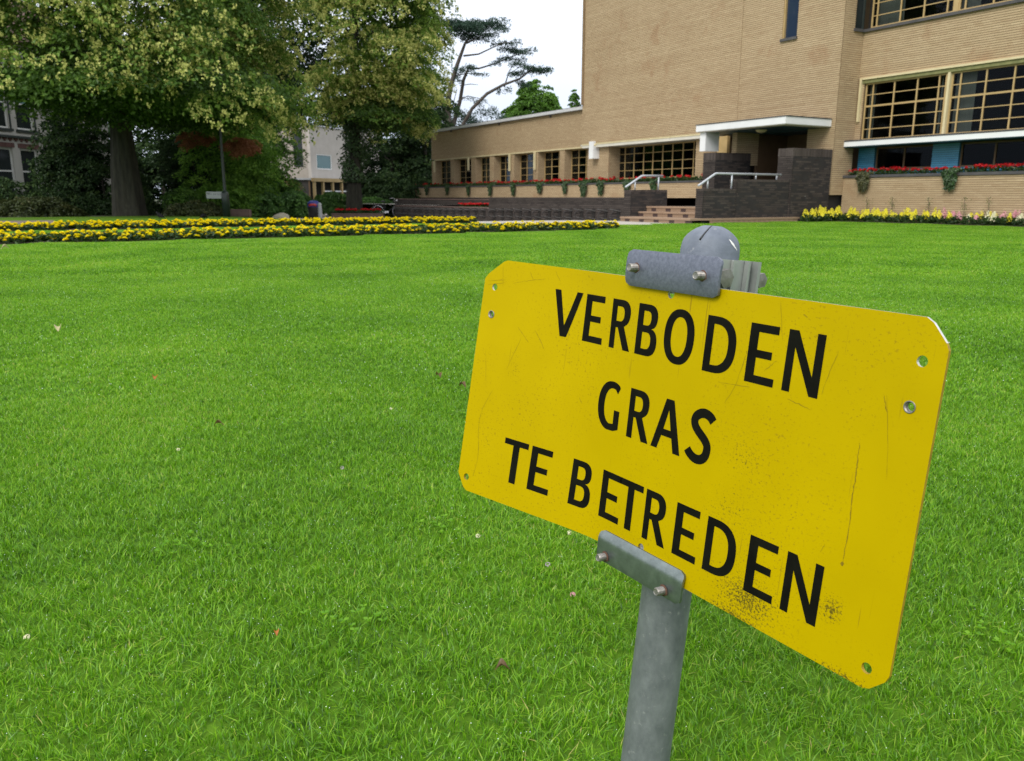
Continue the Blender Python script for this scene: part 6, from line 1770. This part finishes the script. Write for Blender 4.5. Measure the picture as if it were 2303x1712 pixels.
# two black birds on the grass beyond the beds
def bird(x, y, rz, label, head_down=False):
    t = Root("bird", (x, y, ground_at(x, y)), rz, label=label, category="bird")
    # one lofted body from tail to beak: centre line (x, z) and radii (side, height)
    if head_down:
        ln = [(-.24, .10, .012, .006), (-.16, .125, .025, .014), (-.10, .145, .045, .040), (-.03, .155, .065, .062), (.05, .15, .062, .062), (.11, .145, .045, .048), (.15, .135, .034, .038), (.185, .12, .034, .036), (.21, .105, .022, .022), (.235, .085, .008, .009), (.262, .063, .002, .002)]
    else:
        ln = [(-.23, .085, .012, .006), (-.15, .115, .026, .014), (-.09, .14, .046, .040), (-.02, .165, .064, .062), (.05, .185, .060, .062), (.095, .215, .042, .048), (.12, .245, .034, .036), (.145, .262, .035, .034), (.175, .262, .020, .020), (.195, .257, .009, .009), (.235, .25, .002, .002)]
    mb = MB(); seg = 12; V = []
    for i, (cx, cz, a, b) in enumerate(ln):
        for k in range(seg):
            an = 6.2832 * k / seg; V.append((cx, a * math.cos(an), cz + b * math.sin(an)))
    mb.raw(V, [(i * seg + k, i * seg + (k + 1) % seg, (i + 1) * seg + (k + 1) % seg, (i + 1) * seg + k) for i in range(len(ln) - 1) for k in range(seg)])
    for s_ in (-1, 1):
        mb.tube([(.0, .028 * s_, .12), (.012, .03 * s_, .065), (-.005, .03 * s_, .006)], [.014, .006, .004], 6)
        for q in (-.5, 0, .5): mb.tube([(-.005, .03 * s_, .006), (.035, .03 * s_ + .015 * q, .004)], .0025, 4)
        mb.tube([(-.005, .03 * s_, .006), (-.025, .03 * s_, .004)], .0025, 4)
    put("body", mb.mesh("body", M['feather'], True), t)
    for s_ in (-1, 1):
        mb = MB(); w = [(.06, .050, .19, .035), (.02, .066, .175, .045), (-.06, .062, .15, .040), (-.14, .040, .125, .022), (-.20, .022, .10, .006)]
        V = []
        for cx, cy, cz, hh in w: V += [(cx, cy * s_, cz + hh), (cx, (cy + .008) * s_, cz), (cx, cy * s_ * .92, cz - hh)]
        mb.raw(V, [(3 * i + j, 3 * i + j + 1, 3 * i + j + 4, 3 * i + j + 3) for i in range(4) for j in range(2)]); put("wing", mb.mesh("wing", M['feather'], True), t)
        ex = (.20, .026, .128) if head_down else (.158, .028, .268)
        mb = MB(); mb.lathe([(0, -.005), (.005, 0), (0, .005)], (ex[0], ex[1] * s_, ex[2]), 6); put("eye", mb.mesh("eye", M['plaque']), t)
bird(-11.55, 27.2, 2.6, "black bird pecking at the grass in front of the big lime")
bird(-10.05, 27.0, 1.4, "black bird standing upright near the name board", True)

# litter on the lawn: fallen leaves, clover heads
def curled_leaf(x, y, size, col, rz, label):
    r = np.random.default_rng(int(abs(x * 100)) + 3); n = 7; V, F = [], []
    for i in range(n):
        t_ = i / (n - 1); w_ = math.sin(math.pi * (t_ * .92 + .04)) ** .8 * .36; z = .15 * math.sin(t_ * 3.1) + .04
        for q in (-1, -.4, .4, 1): V.append(((t_ - .5) * (1 - .25 * abs(q)), q * w_ * .8, z * 1.6 + .9 * abs(q) ** 1.5 * w_ + r.normal(0, .03)))
    F = [(i * 4 + j, i * 4 + j + 1, (i + 1) * 4 + j + 1, (i + 1) * 4 + j) for i in range(n - 1) for j in range(3)]
    put("fallen_leaf", np_mesh("fallen_leaf", np.array(V) * size, np.array(F), col, smooth=True, tint=r.uniform(.3, .7, len(V))), None, (x, y, .036), (r.uniform(-.3, .3), r.uniform(-.3, .3), rz), label=label, category="leaf")
L_dry = leaf_mat("dry_leaf", [(0, (.05, .028, .014)), (1, (.20, .12, .05))], .2, .03)
L_orange = leaf_mat("orange_leaf", [(0, (.35, .10, .02)), (1, (.5, .18, .04))], .2, .03)
L_pale = leaf_mat("pale_leaf", [(0, (.40, .36, .18)), (1, (.55, .50, .28))], .2, .03)
def on_ground(px, py):
    dx, dz = (px - 1151.5) / 1828., -(py - 856.) / 1828.; cp, sp = math.cos(rad(12.73)), math.sin(rad(12.73))
    v = np.array([dx, cp + dz * sp, -sp + dz * cp]); k = (.035 - EYE) / v[2]; return v[0] * k, v[1] * k
for (a, b, sz, m_, lab) in [((1130, 1510), 0, .026, L_dry, "curled brown leaf on the grass left of the sign post"), ((348, 855), 0, .04, L_orange, "orange fallen leaf on the lawn, middle left"), ((134, 744), 0, .065, L_pale, "pale yellow fallen leaf on the lawn near the left edge"),
                            ((1040, 872), 0, .038, L_dry, "dark brown leaf beside the sign's left edge"), ((985, 850), 0, .040, L_dry, "thin brown leaf left of the sign, farther off"), ((12, 562), 0, .12, L_pale, "pale leaf on the lawn in front of the marigolds, far left"),
                            ((622, 1428), 0, .016, L_orange, "small orange leaf fragment in the foreground grass"), ((492, 960), 0, .035, L_dry, "brown leaf lying in the middle of the lawn")]:
    x, y = on_ground(*a); curled_leaf(x, y, sz, m_, b + x * 3, lab)
L_clover = leaf_mat("clover_petal", [(0, (.45, .30, .42)), (1, (.75, .66, .70))], .3, .02)
for i, (a, m_) in enumerate([((1288, 1348), L_pink), ((1232, 1280), L_clover), ((1280, 1208), L_cream), ((1075, 1215), L_cream), ((770, 1060), L_clover), ((402, 1018), L_cream), ((62, 1445), L_cream), ((880, 925), L_cream), ((1560, 700), L_cream)]):
    x, y = on_ground(*a); r_ = np.random.default_rng(i); n = 22
    P_ = unit(r_.normal(size=(n, 3))) * .0045 * [1, 1, .8] + [0, 0, .045]
    v, f = leaf_cards(P_, unit(P_ - [0, 0, .045]), .0045, r_, .6)
    st_ = MB(); st_.tube([(0, 0, 0), (.003, 0, .042)], .0007, 4)
    o = put("clover_flower", np_mesh("clover_flower", v, f, m_, tint=r_.uniform(0, 1, len(v))), None, (x, y, 0), label=["pinkish clover head left of the sign post, lower one", "pale violet clover head left of the sign post, upper one", "cream clover head under the sign's lower edge", "cream clover head under the sign's left corner", "violet clover head in mid lawn", "cream clover head in the left lawn", "white clover head in the foreground at the left edge", "cream clover head left of the sign board", "cream clover head beyond the sign board"][i], category="flower")
    put("stem", st_.mesh("stem", L_grass), o)
print("objects", len(bpy.data.objects), "tris", sum(len(p.vertices) - 2 for o in S.objects if o.type == 'MESH' for p in o.data.polygons))
